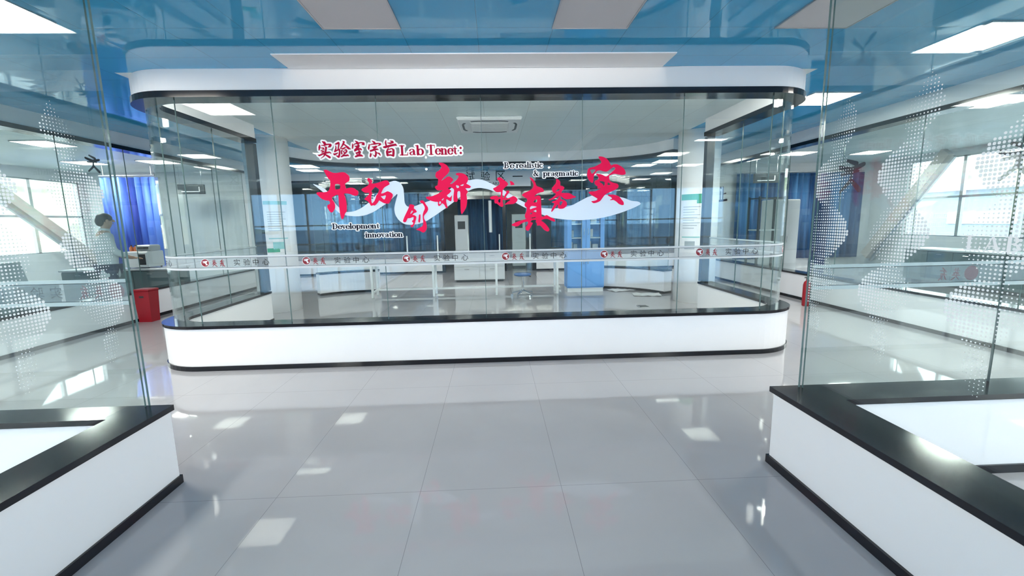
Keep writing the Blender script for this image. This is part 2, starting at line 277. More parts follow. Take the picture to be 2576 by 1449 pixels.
CHARS={"kai":[[[[-1.716,2.061],[-1.683,2.062],[-1.654,2.045],[-1.624,2.031],[-1.585,2.028],[-1.554,2.034],[-1.523,2.036],[-1.5,2.031],[-1.46,1.996],[-1.465,1.946],[-1.492,1.933],[-1.514,1.918],[-1.508,1.896],[-1.506,1.869],[-1.48,1.877],[-1.449,1.881],[-1.422,1.875],[-1.4,1.856],[-1.385,1.848],[-1.38,1.833],[-1.385,1.809],[-1.404,1.796],[-1.431,1.8],[-1.461,1.814],[-1.492,1.823],[-1.531,1.823],[-1.518,1.784],[-1.51,1.733],[-1.51,1.683],[-1.515,1.64],[-1.535,1.62],[-1.543,1.589],[-1.565,1.556],[-1.575,1.574],[-1.582,1.617],[-1.586,1.672],[-1.586,1.743],[-1.584,1.814],[-1.614,1.807],[-1.643,1.792],[-1.655,1.783],[-1.651,1.759],[-1.632,1.732],[-1.628,1.7],[-1.633,1.669],[-1.659,1.634],[-1.675,1.631],[-1.688,1.647],[-1.706,1.682],[-1.706,1.706],[-1.676,1.721],[-1.676,1.74],[-1.685,1.752],[-1.716,1.755],[-1.754,1.769],[-1.786,1.8],[-1.806,1.824],[-1.801,1.837],[-1.779,1.841],[-1.733,1.837],[-1.697,1.842],[-1.675,1.857],[-1.662,1.895],[-1.655,1.937],[-1.657,1.957],[-1.675,1.976],[-1.695,2.011]],[[-1.611,1.919],[-1.578,1.919],[-1.558,1.909],[-1.562,1.874],[-1.578,1.866],[-1.612,1.863],[-1.616,1.89]]]],"tuo":[[[[-1.282,1.964],[-1.275,1.972],[-1.262,1.972],[-1.248,1.965],[-1.234,1.947],[-1.232,1.933],[-1.243,1.924],[-1.231,1.917],[-1.211,1.917],[-1.183,1.923],[-1.144,1.935],[-1.111,1.946],[-1.085,1.947],[-1.071,1.942],[-1.057,1.911],[-1.068,1.902],[-1.104,1.884],[-1.123,1.869],[-1.137,1.845],[-1.153,1.815],[-1.131,1.817],[-1.108,1.827],[-1.084,1.839],[-1.062,1.831],[-1.04,1.817],[-1.032,1.803],[-1.035,1.783],[-1.06,1.738],[-1.077,1.712],[-1.102,1.712],[-1.13,1.719],[-1.152,1.732],[-1.176,1.749],[-1.187,1.73],[-1.207,1.708],[-1.225,1.694],[-1.238,1.7],[-1.262,1.691],[-1.272,1.714],[-1.286,1.734],[-1.3,1.747],[-1.325,1.758],[-1.319,1.77],[-1.287,1.795],[-1.273,1.812],[-1.275,1.827],[-1.29,1.826],[-1.308,1.824],[-1.327,1.833],[-1.344,1.848],[-1.351,1.858],[-1.332,1.872],[-1.303,1.885],[-1.277,1.899],[-1.266,1.917],[-1.268,1.931],[-1.279,1.946]],[[-1.204,1.884],[-1.186,1.873],[-1.167,1.855],[-1.176,1.83],[-1.19,1.808],[-1.201,1.796],[-1.207,1.773],[-1.222,1.743],[-1.239,1.724],[-1.249,1.715],[-1.256,1.734],[-1.256,1.767],[-1.251,1.799],[-1.239,1.826],[-1.249,1.834],[-1.246,1.846],[-1.227,1.866]],[[-1.158,1.789],[-1.136,1.79],[-1.115,1.797],[-1.101,1.795],[-1.106,1.779],[-1.116,1.758],[-1.125,1.754],[-1.14,1.767]]]],"chuang":[[[[-0.867,1.697],[-0.854,1.702],[-0.829,1.697],[-0.817,1.69],[-0.825,1.658],[-0.807,1.647],[-0.794,1.626],[-0.802,1.616],[-0.821,1.613],[-0.844,1.593],[-0.822,1.59],[-0.801,1.575],[-0.806,1.55],[-0.821,1.507],[-0.838,1.473],[-0.854,1.464],[-0.865,1.473],[-0.865,1.489],[-0.853,1.487],[-0.837,1.501],[-0.837,1.513],[-0.849,1.523],[-0.847,1.535],[-0.835,1.538],[-0.827,1.569],[-0.845,1.57],[-0.862,1.561],[-0.881,1.558],[-0.893,1.561],[-0.912,1.52],[-0.933,1.518],[-0.943,1.531],[-0.927,1.571],[-0.896,1.627],[-0.873,1.67]],[[-0.845,1.64],[-0.83,1.63],[-0.846,1.61],[-0.864,1.6],[-0.859,1.617]]],[[[-0.774,1.593],[-0.759,1.599],[-0.76,1.556],[-0.768,1.512],[-0.778,1.512],[-0.785,1.525],[-0.777,1.562]]],[[[-0.756,1.733],[-0.743,1.74],[-0.727,1.74],[-0.712,1.726],[-0.698,1.698],[-0.678,1.669],[-0.676,1.644],[-0.688,1.62],[-0.716,1.589],[-0.725,1.574],[-0.721,1.546],[-0.704,1.517],[-0.699,1.483],[-0.699,1.448],[-0.715,1.42],[-0.734,1.406],[-0.753,1.413],[-0.768,1.424],[-0.79,1.432],[-0.813,1.438],[-0.786,1.453],[-0.753,1.468],[-0.735,1.486],[-0.733,1.524],[-0.736,1.558],[-0.735,1.593],[-0.724,1.624],[-0.71,1.651],[-0.71,1.673],[-0.723,1.698],[-0.735,1.711],[-0.75,1.714]]]],"xin":[[[[-0.545,2.115],[-0.526,2.117],[-0.497,2.111],[-0.464,2.092],[-0.444,2.062],[-0.437,2.038],[-0.45,2.013],[-0.481,1.984],[-0.512,1.956],[-0.528,1.933],[-0.499,1.951],[-0.464,1.976],[-0.439,1.978],[-0.414,1.958],[-0.402,1.944],[-0.42,1.921],[-0.44,1.903],[-0.421,1.9],[-0.394,1.921],[-0.364,1.945],[-0.348,1.97],[-0.349,1.985],[-0.375,1.991],[-0.372,2.008],[-0.348,2.012],[-0.315,2.009],[-0.281,1.998],[-0.256,1.973],[-0.247,1.948],[-0.258,1.919],[-0.272,1.902],[-0.246,1.889],[-0.221,1.872],[-0.235,1.856],[-0.265,1.856],[-0.284,1.856],[-0.265,1.835],[-0.255,1.818],[-0.273,1.793],[-0.268,1.755],[-0.268,1.709],[-0.28,1.658],[-0.303,1.62],[-0.328,1.589],[-0.336,1.604],[-0.338,1.659],[-0.337,1.735],[-0.334,1.828],[-0.364,1.828],[-0.37,1.778],[-0.363,1.74],[-0.372,1.719],[-0.394,1.717],[-0.41,1.728],[-0.406,1.787],[-0.397,1.846],[-0.422,1.863],[-0.439,1.871],[-0.465,1.859],[-0.426,1.833],[-0.446,1.809],[-0.481,1.784],[-0.448,1.76],[-0.428,1.779],[-0.422,1.791],[-0.432,1.724],[-0.449,1.727],[-0.482,1.75],[-0.487,1.729],[-0.48,1.691],[-0.471,1.657],[-0.49,1.655],[-0.506,1.692],[-0.531,1.709],[-0.54,1.692],[-0.562,1.676],[-0.573,1.689],[-0.568,1.722],[-0.603,1.723],[-0.649,1.736],[-0.683,1.754],[-0.695,1.771],[-0.677,1.777],[-0.63,1.778],[-0.57,1.802],[-0.508,1.839],[-0.534,1.837],[-0.572,1.838],[-0.597,1.865],[-0.589,1.882],[-0.566,1.89],[-0.56,1.923],[-0.557,1.952],[-0.581,1.967],[-0.587,1.99],[-0.575,2.023],[-0.547,2.037],[-0.52,2.064],[-0.523,2.084],[-0.544,2.105]],[[-0.379,1.891],[-0.345,1.88],[-0.348,1.861],[-0.367,1.857],[-0.375,1.87]],[[-0.334,1.886],[-0.295,1.902],[-0.302,1.88],[-0.328,1.88]],[[-0.532,1.745],[-0.503,1.763],[-0.517,1.738],[-0.53,1.733]],[[-0.56,1.716],[-0.551,1.73],[-0.538,1.72],[-0.541,1.704],[-0.554,1.696],[-0.561,1.703]]]],"qiu":[[[[0.05,1.953],[0.064,1.961],[0.09,1.959],[0.118,1.934],[0.149,1.914],[0.163,1.894],[0.16,1.879],[0.128,1.856],[0.107,1.833],[0.104,1.814],[0.102,1.789],[0.103,1.758],[0.117,1.749],[0.117,1.763],[0.132,1.788],[0.147,1.808],[0.136,1.819],[0.159,1.827],[0.174,1.821],[0.173,1.804],[0.164,1.793],[0.149,1.779],[0.131,1.743],[0.157,1.745],[0.195,1.759],[0.206,1.766],[0.224,1.767],[0.249,1.75],[0.261,1.73],[0.249,1.707],[0.222,1.688],[0.199,1.684],[0.162,1.685],[0.118,1.678],[0.136,1.695],[0.165,1.717],[0.177,1.722],[0.187,1.739],[0.163,1.733],[0.137,1.727],[0.102,1.734],[0.103,1.707],[0.11,1.681],[0.106,1.664],[0.095,1.656],[0.08,1.662],[0.058,1.679],[0.038,1.697],[0.021,1.694],[0.013,1.725],[0.025,1.736],[0.004,1.737],[-0.019,1.738],[-0.03,1.756],[-0.009,1.768],[0.025,1.774],[0.048,1.773],[0.062,1.755],[0.083,1.766],[0.086,1.789],[0.087,1.814],[0.064,1.809],[0.035,1.812],[0.013,1.832],[0.004,1.849],[0.036,1.863],[0.077,1.89],[0.072,1.915],[0.052,1.941]],[[0.079,1.744],[0.08,1.713],[0.073,1.699],[0.058,1.71],[0.056,1.725],[0.065,1.738]]],[[[0.178,1.921],[0.198,1.92],[0.218,1.907],[0.232,1.885],[0.22,1.881],[0.188,1.878],[0.189,1.899]]]],"zhen":[[[[0.388,1.956],[0.402,1.955],[0.429,1.932],[0.447,1.905],[0.46,1.867],[0.493,1.855],[0.525,1.841],[0.541,1.814],[0.529,1.805],[0.487,1.799],[0.455,1.783],[0.434,1.754],[0.469,1.77],[0.492,1.767],[0.505,1.746],[0.507,1.683],[0.509,1.592],[0.511,1.546],[0.541,1.554],[0.564,1.568],[0.602,1.544],[0.644,1.525],[0.658,1.502],[0.644,1.493],[0.611,1.507],[0.569,1.526],[0.527,1.522],[0.503,1.509],[0.541,1.485],[0.578,1.443],[0.596,1.41],[0.577,1.39],[0.54,1.407],[0.512,1.44],[0.494,1.459],[0.456,1.455],[0.463,1.473],[0.445,1.501],[0.457,1.51],[0.447,1.519],[0.401,1.513],[0.391,1.493],[0.421,1.488],[0.4,1.451],[0.376,1.41],[0.362,1.401],[0.341,1.415],[0.337,1.439],[0.363,1.47],[0.368,1.502],[0.326,1.496],[0.288,1.476],[0.26,1.454],[0.223,1.452],[0.186,1.467],[0.214,1.487],[0.27,1.507],[0.322,1.522],[0.35,1.528],[0.334,1.544],[0.334,1.572],[0.351,1.608],[0.356,1.645],[0.333,1.663],[0.333,1.69],[0.357,1.708],[0.364,1.735],[0.33,1.754],[0.302,1.777],[0.326,1.795],[0.377,1.816],[0.419,1.843],[0.431,1.869],[0.424,1.901],[0.401,1.933]],[[0.429,1.711],[0.445,1.727],[0.466,1.731],[0.463,1.699],[0.424,1.699]],[[0.388,1.646],[0.403,1.664],[0.458,1.657],[0.458,1.648],[0.421,1.639],[0.388,1.626]],[[0.42,1.607],[0.456,1.625],[0.457,1.595],[0.425,1.6]],[[0.385,1.585],[0.412,1.596],[0.406,1.577],[0.388,1.578]],[[0.396,1.539],[0.452,1.549],[0.452,1.54],[0.401,1.532]]]],"wu":[[[[0.665,1.934],[0.682,1.934],[0.7,1.921],[0.711,1.901],[0.708,1.866],[0.731,1.863],[0.754,1.847],[0.746,1.83],[0.725,1.808],[0.719,1.791],[0.76,1.791],[0.795,1.79],[0.821,1.781],[0.85,1.759],[0.868,1.756],[0.877,1.745],[0.85,1.737],[0.813,1.727],[0.772,1.724],[0.748,1.734],[0.725,1.752],[0.702,1.765],[0.673,1.747],[0.641,1.729],[0.609,1.718],[0.589,1.72],[0.587,1.725],[0.615,1.736],[0.647,1.758],[0.667,1.784],[0.644,1.794],[0.63,1.804],[0.62,1.83],[0.623,1.846],[0.642,1.866],[0.665,1.894],[0.668,1.913]],[[0.662,1.809],[0.673,1.823],[0.691,1.833],[0.705,1.832],[0.699,1.817],[0.679,1.807]]],[[[0.698,1.759],[0.714,1.752],[0.714,1.726],[0.737,1.723],[0.763,1.711],[0.78,1.688],[0.78,1.662],[0.76,1.64],[0.737,1.628],[0.696,1.628],[0.68,1.647],[0.69,1.67],[0.678,1.67],[0.661,1.647],[0.64,1.619],[0.617,1.594],[0.614,1.608],[0.623,1.634],[0.641,1.665],[0.649,1.687],[0.615,1.695],[0.629,1.705],[0.661,1.714],[0.682,1.727]],[[0.703,1.701],[0.719,1.705],[0.735,1.706],[0.731,1.686],[0.716,1.664],[0.706,1.661],[0.702,1.681]]]],"shi":[[[[1.11,2.156],[1.132,2.158],[1.165,2.151],[1.198,2.134],[1.222,2.106],[1.243,2.063],[1.271,2.076],[1.308,2.076],[1.353,2.053],[1.386,2.026],[1.401,1.986],[1.396,1.969],[1.363,1.965],[1.322,1.972],[1.281,1.98],[1.245,1.969],[1.224,1.957],[1.225,1.934],[1.237,1.902],[1.274,1.886],[1.316,1.877],[1.328,1.857],[1.324,1.837],[1.292,1.814],[1.247,1.795],[1.211,1.782],[1.178,1.76],[1.158,1.733],[1.134,1.701],[1.101,1.686],[1.064,1.678],[1.035,1.701],[1.068,1.704],[1.097,1.712],[1.107,1.726],[1.08,1.742],[1.043,1.762],[1.006,1.791],[1.022,1.802],[1.079,1.802],[1.116,1.817],[1.148,1.834],[1.099,1.827],[1.109,1.849],[1.087,1.865],[1.07,1.885],[1.074,1.912],[1.103,1.92],[1.119,1.935],[1.102,1.963],[1.086,1.983],[1.11,1.983],[1.147,1.974],[1.184,1.954],[1.204,1.956],[1.244,1.988],[1.289,2.027],[1.288,2.041],[1.272,2.049],[1.248,2.035],[1.203,2.001],[1.167,2.005],[1.126,2.018],[1.094,2.01],[1.074,1.983],[1.062,1.96],[1.058,1.889],[1.034,1.893],[1.001,1.933],[0.992,1.972],[1.0,2.031],[1.02,2.044],[1.077,2.055],[1.145,2.091],[1.137,2.115],[1.117,2.138]],[[1.02,2.027],[1.091,2.026],[1.043,1.974]],[[1.117,1.902],[1.144,1.907],[1.184,1.897],[1.173,1.848],[1.16,1.875]],[[1.215,1.896],[1.246,1.868],[1.207,1.863]]],[[[1.213,1.764],[1.252,1.767],[1.293,1.762],[1.334,1.746],[1.359,1.717],[1.385,1.685],[1.387,1.657],[1.369,1.653],[1.336,1.666],[1.306,1.694],[1.277,1.711],[1.244,1.707],[1.238,1.713],[1.263,1.723],[1.252,1.739],[1.219,1.754]]]]}
SWOOSH=[[-1.846,1.929],[-1.775,1.903],[-1.727,1.877],[-1.697,1.845],[-1.663,1.783],[-1.624,1.718],[-1.591,1.678],[-1.557,1.648],[-1.515,1.633],[-1.442,1.639],[-1.367,1.67],[-1.283,1.727],[-1.229,1.776],[-1.182,1.826],[-1.12,1.882],[-1.067,1.928],[-1.007,1.946],[-0.951,1.926],[-0.921,1.872],[-0.918,1.793],[-0.918,1.72],[-0.898,1.684],[-0.87,1.674],[-0.81,1.682],[-0.736,1.71],[-0.646,1.737],[-0.549,1.779],[-0.435,1.857],[-0.345,1.91],[-0.248,1.943],[-0.241,1.937],[-0.167,1.948],[-0.094,1.938],[-0.028,1.908],[0.052,1.867],[0.17,1.8],[0.273,1.733],[0.384,1.676],[0.466,1.652],[0.541,1.636],[0.632,1.631],[0.737,1.64],[0.836,1.661],[0.919,1.704],[1.017,1.753],[1.137,1.774],[1.251,1.757],[1.343,1.741],[1.404,1.725],[1.465,1.698],[1.55,1.689],[1.577,1.663],[1.505,1.627],[1.369,1.577],[1.216,1.535],[1.064,1.512],[0.912,1.503],[0.76,1.514],[0.646,1.531],[0.556,1.555],[0.466,1.593],[0.346,1.64],[0.235,1.701],[0.124,1.768],[0.051,1.806],[-0.052,1.844],[-0.133,1.859],[-0.2,1.85],[-0.245,1.832],[-0.35,1.762],[-0.426,1.705],[-0.502,1.651],[-0.617,1.576],[-0.7,1.526],[-0.776,1.498],[-0.865,1.489],[-0.931,1.498],[-0.987,1.539],[-1.021,1.598],[-1.028,1.657],[-1.014,1.715],[-0.979,1.819],[-1.025,1.78],[-1.079,1.73],[-1.147,1.688],[-1.238,1.631],[-1.328,1.597],[-1.416,1.587],[-1.518,1.597],[-1.589,1.62],[-1.636,1.668],[-1.68,1.741],[-1.737,1.838],[-1.798,1.889]]
HEADING=[[[-1.709,2.341,0.0053],[-1.69,2.329,0.0213],[-1.681,2.314,0.0195]],[[-1.737,2.306,0.0071],[-1.74,2.285,0.0177],[-1.747,2.256,0.0071]],[[-1.722,2.304,0.0035],[-1.692,2.302,0.0106],[-1.666,2.311,0.0106],[-1.641,2.313,0.0106],[-1.631,2.305,0.023],[-1.637,2.292,0.0177],[-1.655,2.284,0.0035]],[[-1.723,2.278,0.0053],[-1.701,2.276,0.0106],[-1.697,2.267,0.0089],[-1.718,2.263,0.0035]],[[-1.726,2.25,0.0089],[-1.704,2.246,0.0106],[-1.706,2.238,0.0089],[-1.725,2.231,0.0035]],[[-1.687,2.291,0.0053],[-1.674,2.282,0.0142],[-1.681,2.251,0.0142],[-1.691,2.217,0.0159],[-1.704,2.196,0.0071],[-1.735,2.176,0.0027]],[[-1.759,2.208,0.0071],[-1.748,2.204,0.0124],[-1.716,2.218,0.0124],[-1.681,2.229,0.0142],[-1.644,2.235,0.0106],[-1.631,2.225,0.0071]],[[-1.689,2.214,0.0106],[-1.664,2.197,0.0159],[-1.646,2.185,0.0177],[-1.644,2.178,0.0071]],[[-1.581,2.313,0.0071],[-1.566,2.317,0.0142],[-1.546,2.327,0.0142],[-1.542,2.319,0.0106],[-1.551,2.282,0.0106],[-1.555,2.259,0.0106]],[[-1.578,2.298,0.0053],[-1.576,2.276,0.0089],[-1.584,2.256,0.0106],[-1.591,2.24,0.0106]],[[-1.59,2.243,0.0124],[-1.56,2.256,0.0106],[-1.543,2.259,0.0124],[-1.542,2.232,0.0124],[-1.549,2.202,0.0142],[-1.557,2.189,0.0177],[-1.582,2.201,0.0035]],[[-1.604,2.22,0.0071],[-1.596,2.213,0.0159],[-1.58,2.218,0.0124],[-1.561,2.228,0.0053]],[[-1.503,2.341,0.0053],[-1.491,2.335,0.0124],[-1.5,2.315,0.0142],[-1.517,2.289,0.0089],[-1.537,2.267,0.0035]],[[-1.498,2.313,0.0106],[-1.48,2.301,0.0106],[-1.458,2.278,0.0195],[-1.447,2.269,0.0159],[-1.43,2.263,0.0035]],[[-1.524,2.269,0.0071],[-1.505,2.268,0.0124],[-1.484,2.278,0.0106]],[[-1.514,2.259,0.0035],[-1.524,2.244,0.0089],[-1.522,2.217,0.0106]],[[-1.512,2.247,0.0053],[-1.499,2.238,0.0089],[-1.496,2.223,0.0089]],[[-1.493,2.252,0.0053],[-1.477,2.258,0.0106],[-1.471,2.243,0.0124],[-1.483,2.227,0.0106],[-1.499,2.215,0.0071],[-1.513,2.202,0.0071]],[[-1.528,2.19,0.0106],[-1.505,2.202,0.0142],[-1.479,2.2,0.0124],[-1.465,2.205,0.0124],[-1.457,2.198,0.0089]],[[-1.379,2.343,0.0042],[-1.36,2.327,0.0188],[-1.353,2.313,0.0168]],[[-1.409,2.316,0.0042],[-1.407,2.296,0.0126],[-1.411,2.27,0.0084]],[[-1.398,2.304,0.0042],[-1.385,2.313,0.0063],[-1.355,2.319,0.0126],[-1.322,2.326,0.0084],[-1.298,2.318,0.0188],[-1.295,2.308,0.0147],[-1.318,2.304,0.0031]],[[-1.354,2.307,0.0063],[-1.344,2.299,0.0105]],[[-1.385,2.292,0.0063],[-1.371,2.286,0.0126],[-1.349,2.293,0.0188],[-1.353,2.281,0.0168],[-1.388,2.254,0.0126],[-1.39,2.243,0.0084]],[[-1.386,2.248,0.0126],[-1.359,2.26,0.0126],[-1.332,2.265,0.0126],[-1.325,2.257,0.0126]],[[-1.351,2.258,0.0084],[-1.344,2.238,0.0126]],[[-1.382,2.225,0.0063],[-1.361,2.226,0.0147],[-1.339,2.234,0.0168],[-1.342,2.216,0.0105],[-1.353,2.206,0.0126]],[[-1.378,2.223,0.0063],[-1.369,2.209,0.0084]],[[-1.386,2.189,0.0126],[-1.359,2.199,0.0168],[-1.331,2.2,0.0168],[-1.317,2.194,0.0105]],[[-1.21,2.341,0.0042],[-1.189,2.325,0.0168],[-1.182,2.313,0.0147]],[[-1.243,2.31,0.0042],[-1.242,2.296,0.0105],[-1.249,2.27,0.0147],[-1.249,2.255,0.0063]],[[-1.239,2.3,0.0042],[-1.219,2.307,0.0063],[-1.184,2.311,0.0126],[-1.147,2.316,0.0084],[-1.13,2.308,0.0168],[-1.138,2.299,0.0105],[-1.157,2.293,0.0031]],[[-1.212,2.282,0.0063],[-1.198,2.278,0.0126],[-1.17,2.285,0.0147],[-1.189,2.268,0.0105],[-1.206,2.256,0.0084]],[[-1.231,2.243,0.0147],[-1.198,2.252,0.0147],[-1.165,2.259,0.0126],[-1.155,2.255,0.0084]],[[-1.186,2.244,0.0063],[-1.177,2.228,0.0147],[-1.181,2.2,0.0147],[-1.188,2.187,0.0126],[-1.209,2.205,0.0031]],[[-1.234,2.223,0.0042],[-1.233,2.205,0.0147],[-1.237,2.189,0.0126]],[[-1.234,2.203,0.0063],[-1.217,2.217,0.0031]],[[-1.169,2.224,0.0063],[-1.146,2.216,0.0126],[-1.137,2.2,0.0084]],[[-1.071,2.343,0.0063],[-1.076,2.321,0.0126],[-1.07,2.294,0.0126]],[[-1.029,2.339,0.0042],[-1.007,2.332,0.0147],[-1.001,2.325,0.0147],[-1.028,2.315,0.0126],[-1.056,2.319,0.0042]],[[-1.097,2.278,0.0126],[-1.083,2.278,0.0188],[-1.044,2.288,0.0168],[-1.003,2.297,0.0168],[-0.976,2.301,0.0168],[-0.967,2.293,0.0084]],[[-1.047,2.274,0.0042],[-1.06,2.254,0.0105],[-1.066,2.231,0.0188],[-1.062,2.199,0.0188]],[[-1.058,2.252,0.0063],[-1.015,2.264,0.0084],[-1.0,2.25,0.0168],[-1.001,2.218,0.0188],[-1.005,2.192,0.0168]],[[-1.058,2.23,0.0105],[-1.025,2.234,0.0126],[-1.046,2.222,0.0084]],[[-1.06,2.199,0.0126],[-1.029,2.2,0.0126],[-1.003,2.192,0.0147]]]
# ------------------------------------------------------------------ floor and ceiling
struct('floor',MB().box(-11.2,11.2,-9.2,20.2,-.12,0),FLOOR,'pale grey polished tile floor')
xs=[-11.2,-5.95,-3.65,-2.02,1.81,3.4,5.65,11.2]; ys=[-9.2,2.4,4.67,9.9,13.4,20.2]; cb=MB()
for i in range(7):
    for j in range(5):
        cx=(xs[i]+xs[i+1])/2; cy=(ys[j]+ys[j+1])/2
        room=cx<-5.95 or cx>5.65 or cy>13.4 or (cy<2.4 and (cx<-2.02 or cx>1.81)) or (-3.65<cx<3.4 and 4.67<cy<9.9)
        cb.box(xs[i],xs[i+1],ys[j],ys[j+1],3.01,3.11,1 if room else 0)
struct('ceiling',cb,[CEILB,CEILG],'blue gloss tile ceiling, pale over the glazed rooms')
struct('trim_1',MB().box(-1.93,1.72,4.2,4.56,3.0,3.0099),FASCIA,'white flat ceiling strip along the front fascia')
# ------------------------------------------------------------------ partitions: low wall, cap, skirting, fascia, trim, glass
def arcp(cx,cy,r,a0,a1,n=14): return [(cx+r*math.cos(math.radians(a0+(a1-a0)*i/n)),cy+r*math.sin(math.radians(a0+(a1-a0)*i/n))) for i in range(n+1)]
TR=[1]; WN=[0]
def partition(side,path,head=True,low=True,caps=.115):
    h=.10
    if low:
        struct('wall_'+side,MB().sweep(path,-h,h,.04,.455),WHITE,'white low wall of the %s glass partition'%side.replace('_',' '),smooth=False)
        struct('baseboard_'+side,MB().sweep(path,-h-.012,h+.012,0,.05),BLACK,'black skirting of the %s partition'%side.replace('_',' '))
        TR[0]+=1; struct('trim_%d'%TR[0],MB().sweep(path,-caps,caps,.455,.487),BLACK,'black cap on the %s low wall'%side.replace('_',' '))
    if head:
        struct('wall_%s_head'%side,MB().sweep(path,-h,h,2.81,3.0098),FASCIA,'white fascia above the %s glass'%side.replace('_',' '))
        TR[0]+=1; struct('trim_%d'%TR[0],MB().sweep(path,-caps,caps,2.75,2.81),BLACK,'black trim under the %s fascia'%side.replace('_',' '))
def glazing(label,panes,z0=.47,z1=2.77,th=.006):
    WN[0]+=1; w=structE('window_%d'%WN[0],label)
    for p in panes:
        mb=MB(); mb.sweep(p,-th,th,z0,z1,0,1); o=mb.build('glass_pane',[GLASS,EDGE],w)
    return w
def split(path,cuts):
    return [[path[0] if i==0 else None] for i in cuts]
def line(a,b,n): return [((a[0]+(b[0]-a[0])*i/n,a[1]+(b[1]-a[1])*i/n),(a[0]+(b[0]-a[0])*(i+1)/n,a[1]+(b[1]-a[1])*(i+1)/n)) for i in range(n)]
g=.0025
def gap(p):
    a,b=Vector(p[0]),Vector(p[-1]); d0=(Vector(p[1])-a).normalized(); d1=(b-Vector(p[-2])).normalized(); a=a+d0*g; b=b-d1*g
    return [(a.x,a.y)]+list(p[1:-1])+[(b.x,b.y)]
CL=[(-3.65,6.98)]+[(-3.65,6.0)]+arcp(-3.15,5.17,.5,180,270)+[(2.9,4.67)][:0]+arcp(2.9,5.17,.5,270,360)+[(3.4,6.0),(3.4,6.88)]
partition('center_front',CL)
SEAMS=[-3.2,-2.185,-1.155,-.1,.943,2.006,3.06]
YG=4.66
fp=[]
fp.append([(-3.65,6.98),(-3.65,6.1)]); fp.append([(-3.65,6.1),(-3.65,5.17)]); fp.append(arcp(-3.15,5.17,.5,180,270)[:-1]+[(-3.15,4.67),(-3.12,4.67)])
xsn=[-3.12]+SEAMS[1:-1]+[2.95]
for a,b in zip(xsn,xsn[1:]): fp.append([(a,4.67),(b,4.67)])
fp.append([(2.95,4.67)]+arcp(2.9,5.17,.5,270,360)[1:]); fp.append([(3.4,5.17),(3.4,6.0)]); fp.append([(3.4,6.0),(3.4,6.88)])
w1=glazing('clear frameless glass of the center room, curved at both corners',[gap(p) for p in fp])
sm=MB()
for p in fp[1:]: sm.box(p[0][0]-.0024,p[0][0]+.0024,p[0][1]-.0062,p[0][1]+.0062,.487,2.75)
sm.build('sealant_joint',SEAM,w1)
# back of the center room: two curved low walls with a door gap between
BL=[(-2.75,9.95)]+arcp(-2.95,8.85,1.1,95,140,10); BR=arcp(2.35,8.5,1.15,12,92,12)
BL=[(-2.62,9.97),(-3.0,9.93)]+[(-3.3,9.85),(-3.6,9.70),(-3.82,9.52)]
BR=[(3.50,8.62),(3.40,8.85),(3.22,9.1),(2.95,9.35),(2.62,9.55),(2.3,9.66)]
def smoothp(P,k=2):
    for _ in range(k):
        q=[P[0]]
        for a,b in zip(P,P[1:]): q+=[(a[0]*.75+b[0]*.25,a[1]*.75+b[1]*.25),(a[0]*.25+b[0]*.75,a[1]*.25+b[1]*.75)]
        P=q+[P[-1]]
    return P
BL=smoothp(BL); BR=smoothp(BR)
partition('center_back_left',BL,head=False); partition('center_back_right',BR,head=False)
HB=smoothp([(3.55,8.5),(3.3,9.1),(2.7,9.6),(1.6,9.97),(.5,9.99),(-.8,9.99),(-2.2,9.99),(-3.0,9.93),(-3.7,9.5),(-4.1,8.6)],3)
partition('center_back',HB,low=False)
glazing('clear glass over the rear curved low walls',[gap(BL),gap(BR)])
# jambs where the side glass meets the columns
for nm,x,y in (('left',-3.65,7.02),('right',3.4,6.92)):
    TR[0]+=1; struct('trim_%d'%TR[0],MB().box(x-.06,x+.06,y-.05,y+.05,.487,2.75),CHAR,'charcoal jamb at the %s column'%nm)
# columns
for nm,x,y,lab in (('left',-3.92,8.02,''),('right',3.68,7.86,'')):
    mb=MB().lathe([(.355,0),(.355,3.0095)],0,0,48); o=mb.build('wall_column_%s'%nm,COLW,smooth=True); o.location=(x,y,0); o['kind']='structure'; o['label']='round white column at the %s of the center room'%nm
    for p in o.data.polygons:
        if len(p.vertices)>4: p.use_smooth=False
# near rooms on both sides of the camera
NL=[(-2.0,-6.5),(-2.0,2.4),(-8.9,2.4)]; NR=[(8.9,2.34),(1.79,2.34),(1.79,-6.5)]
def mitre(side,path):
    partition(side,path)
mitre('near_left',NL); mitre('near_right',NR)
pl=[gap(p) for p in line((-2.02,2.49),(-2.02,-5.5),6)]; w2=glazing('clear glass of the left near room with white dot print',pl+[gap(p) for p in line((-2.03,2.475),(-8.8,2.475),5)])
pr_=[gap(p) for p in line((1.81,2.43),(1.81,-5.7),7)]; w3=glazing('clear glass of the right near room with white dot print',pr_+[gap(p) for p in line((1.82,2.415),(8.8,2.415),6)])
# outer rooms along the side corridors
OL=[(-5.95,10.9),(-5.95,4.2)]; OR=[(5.65,3.1),(5.65,10.9)]
partition('outer_left',OL); partition('outer_right',OR)
glazing('clear glass of the left outer room',[gap(p) for p in line(OL[0],OL[1],6)]); glazing('clear glass of the right outer room',[gap(p) for p in line(OR[0],OR[1],6)])
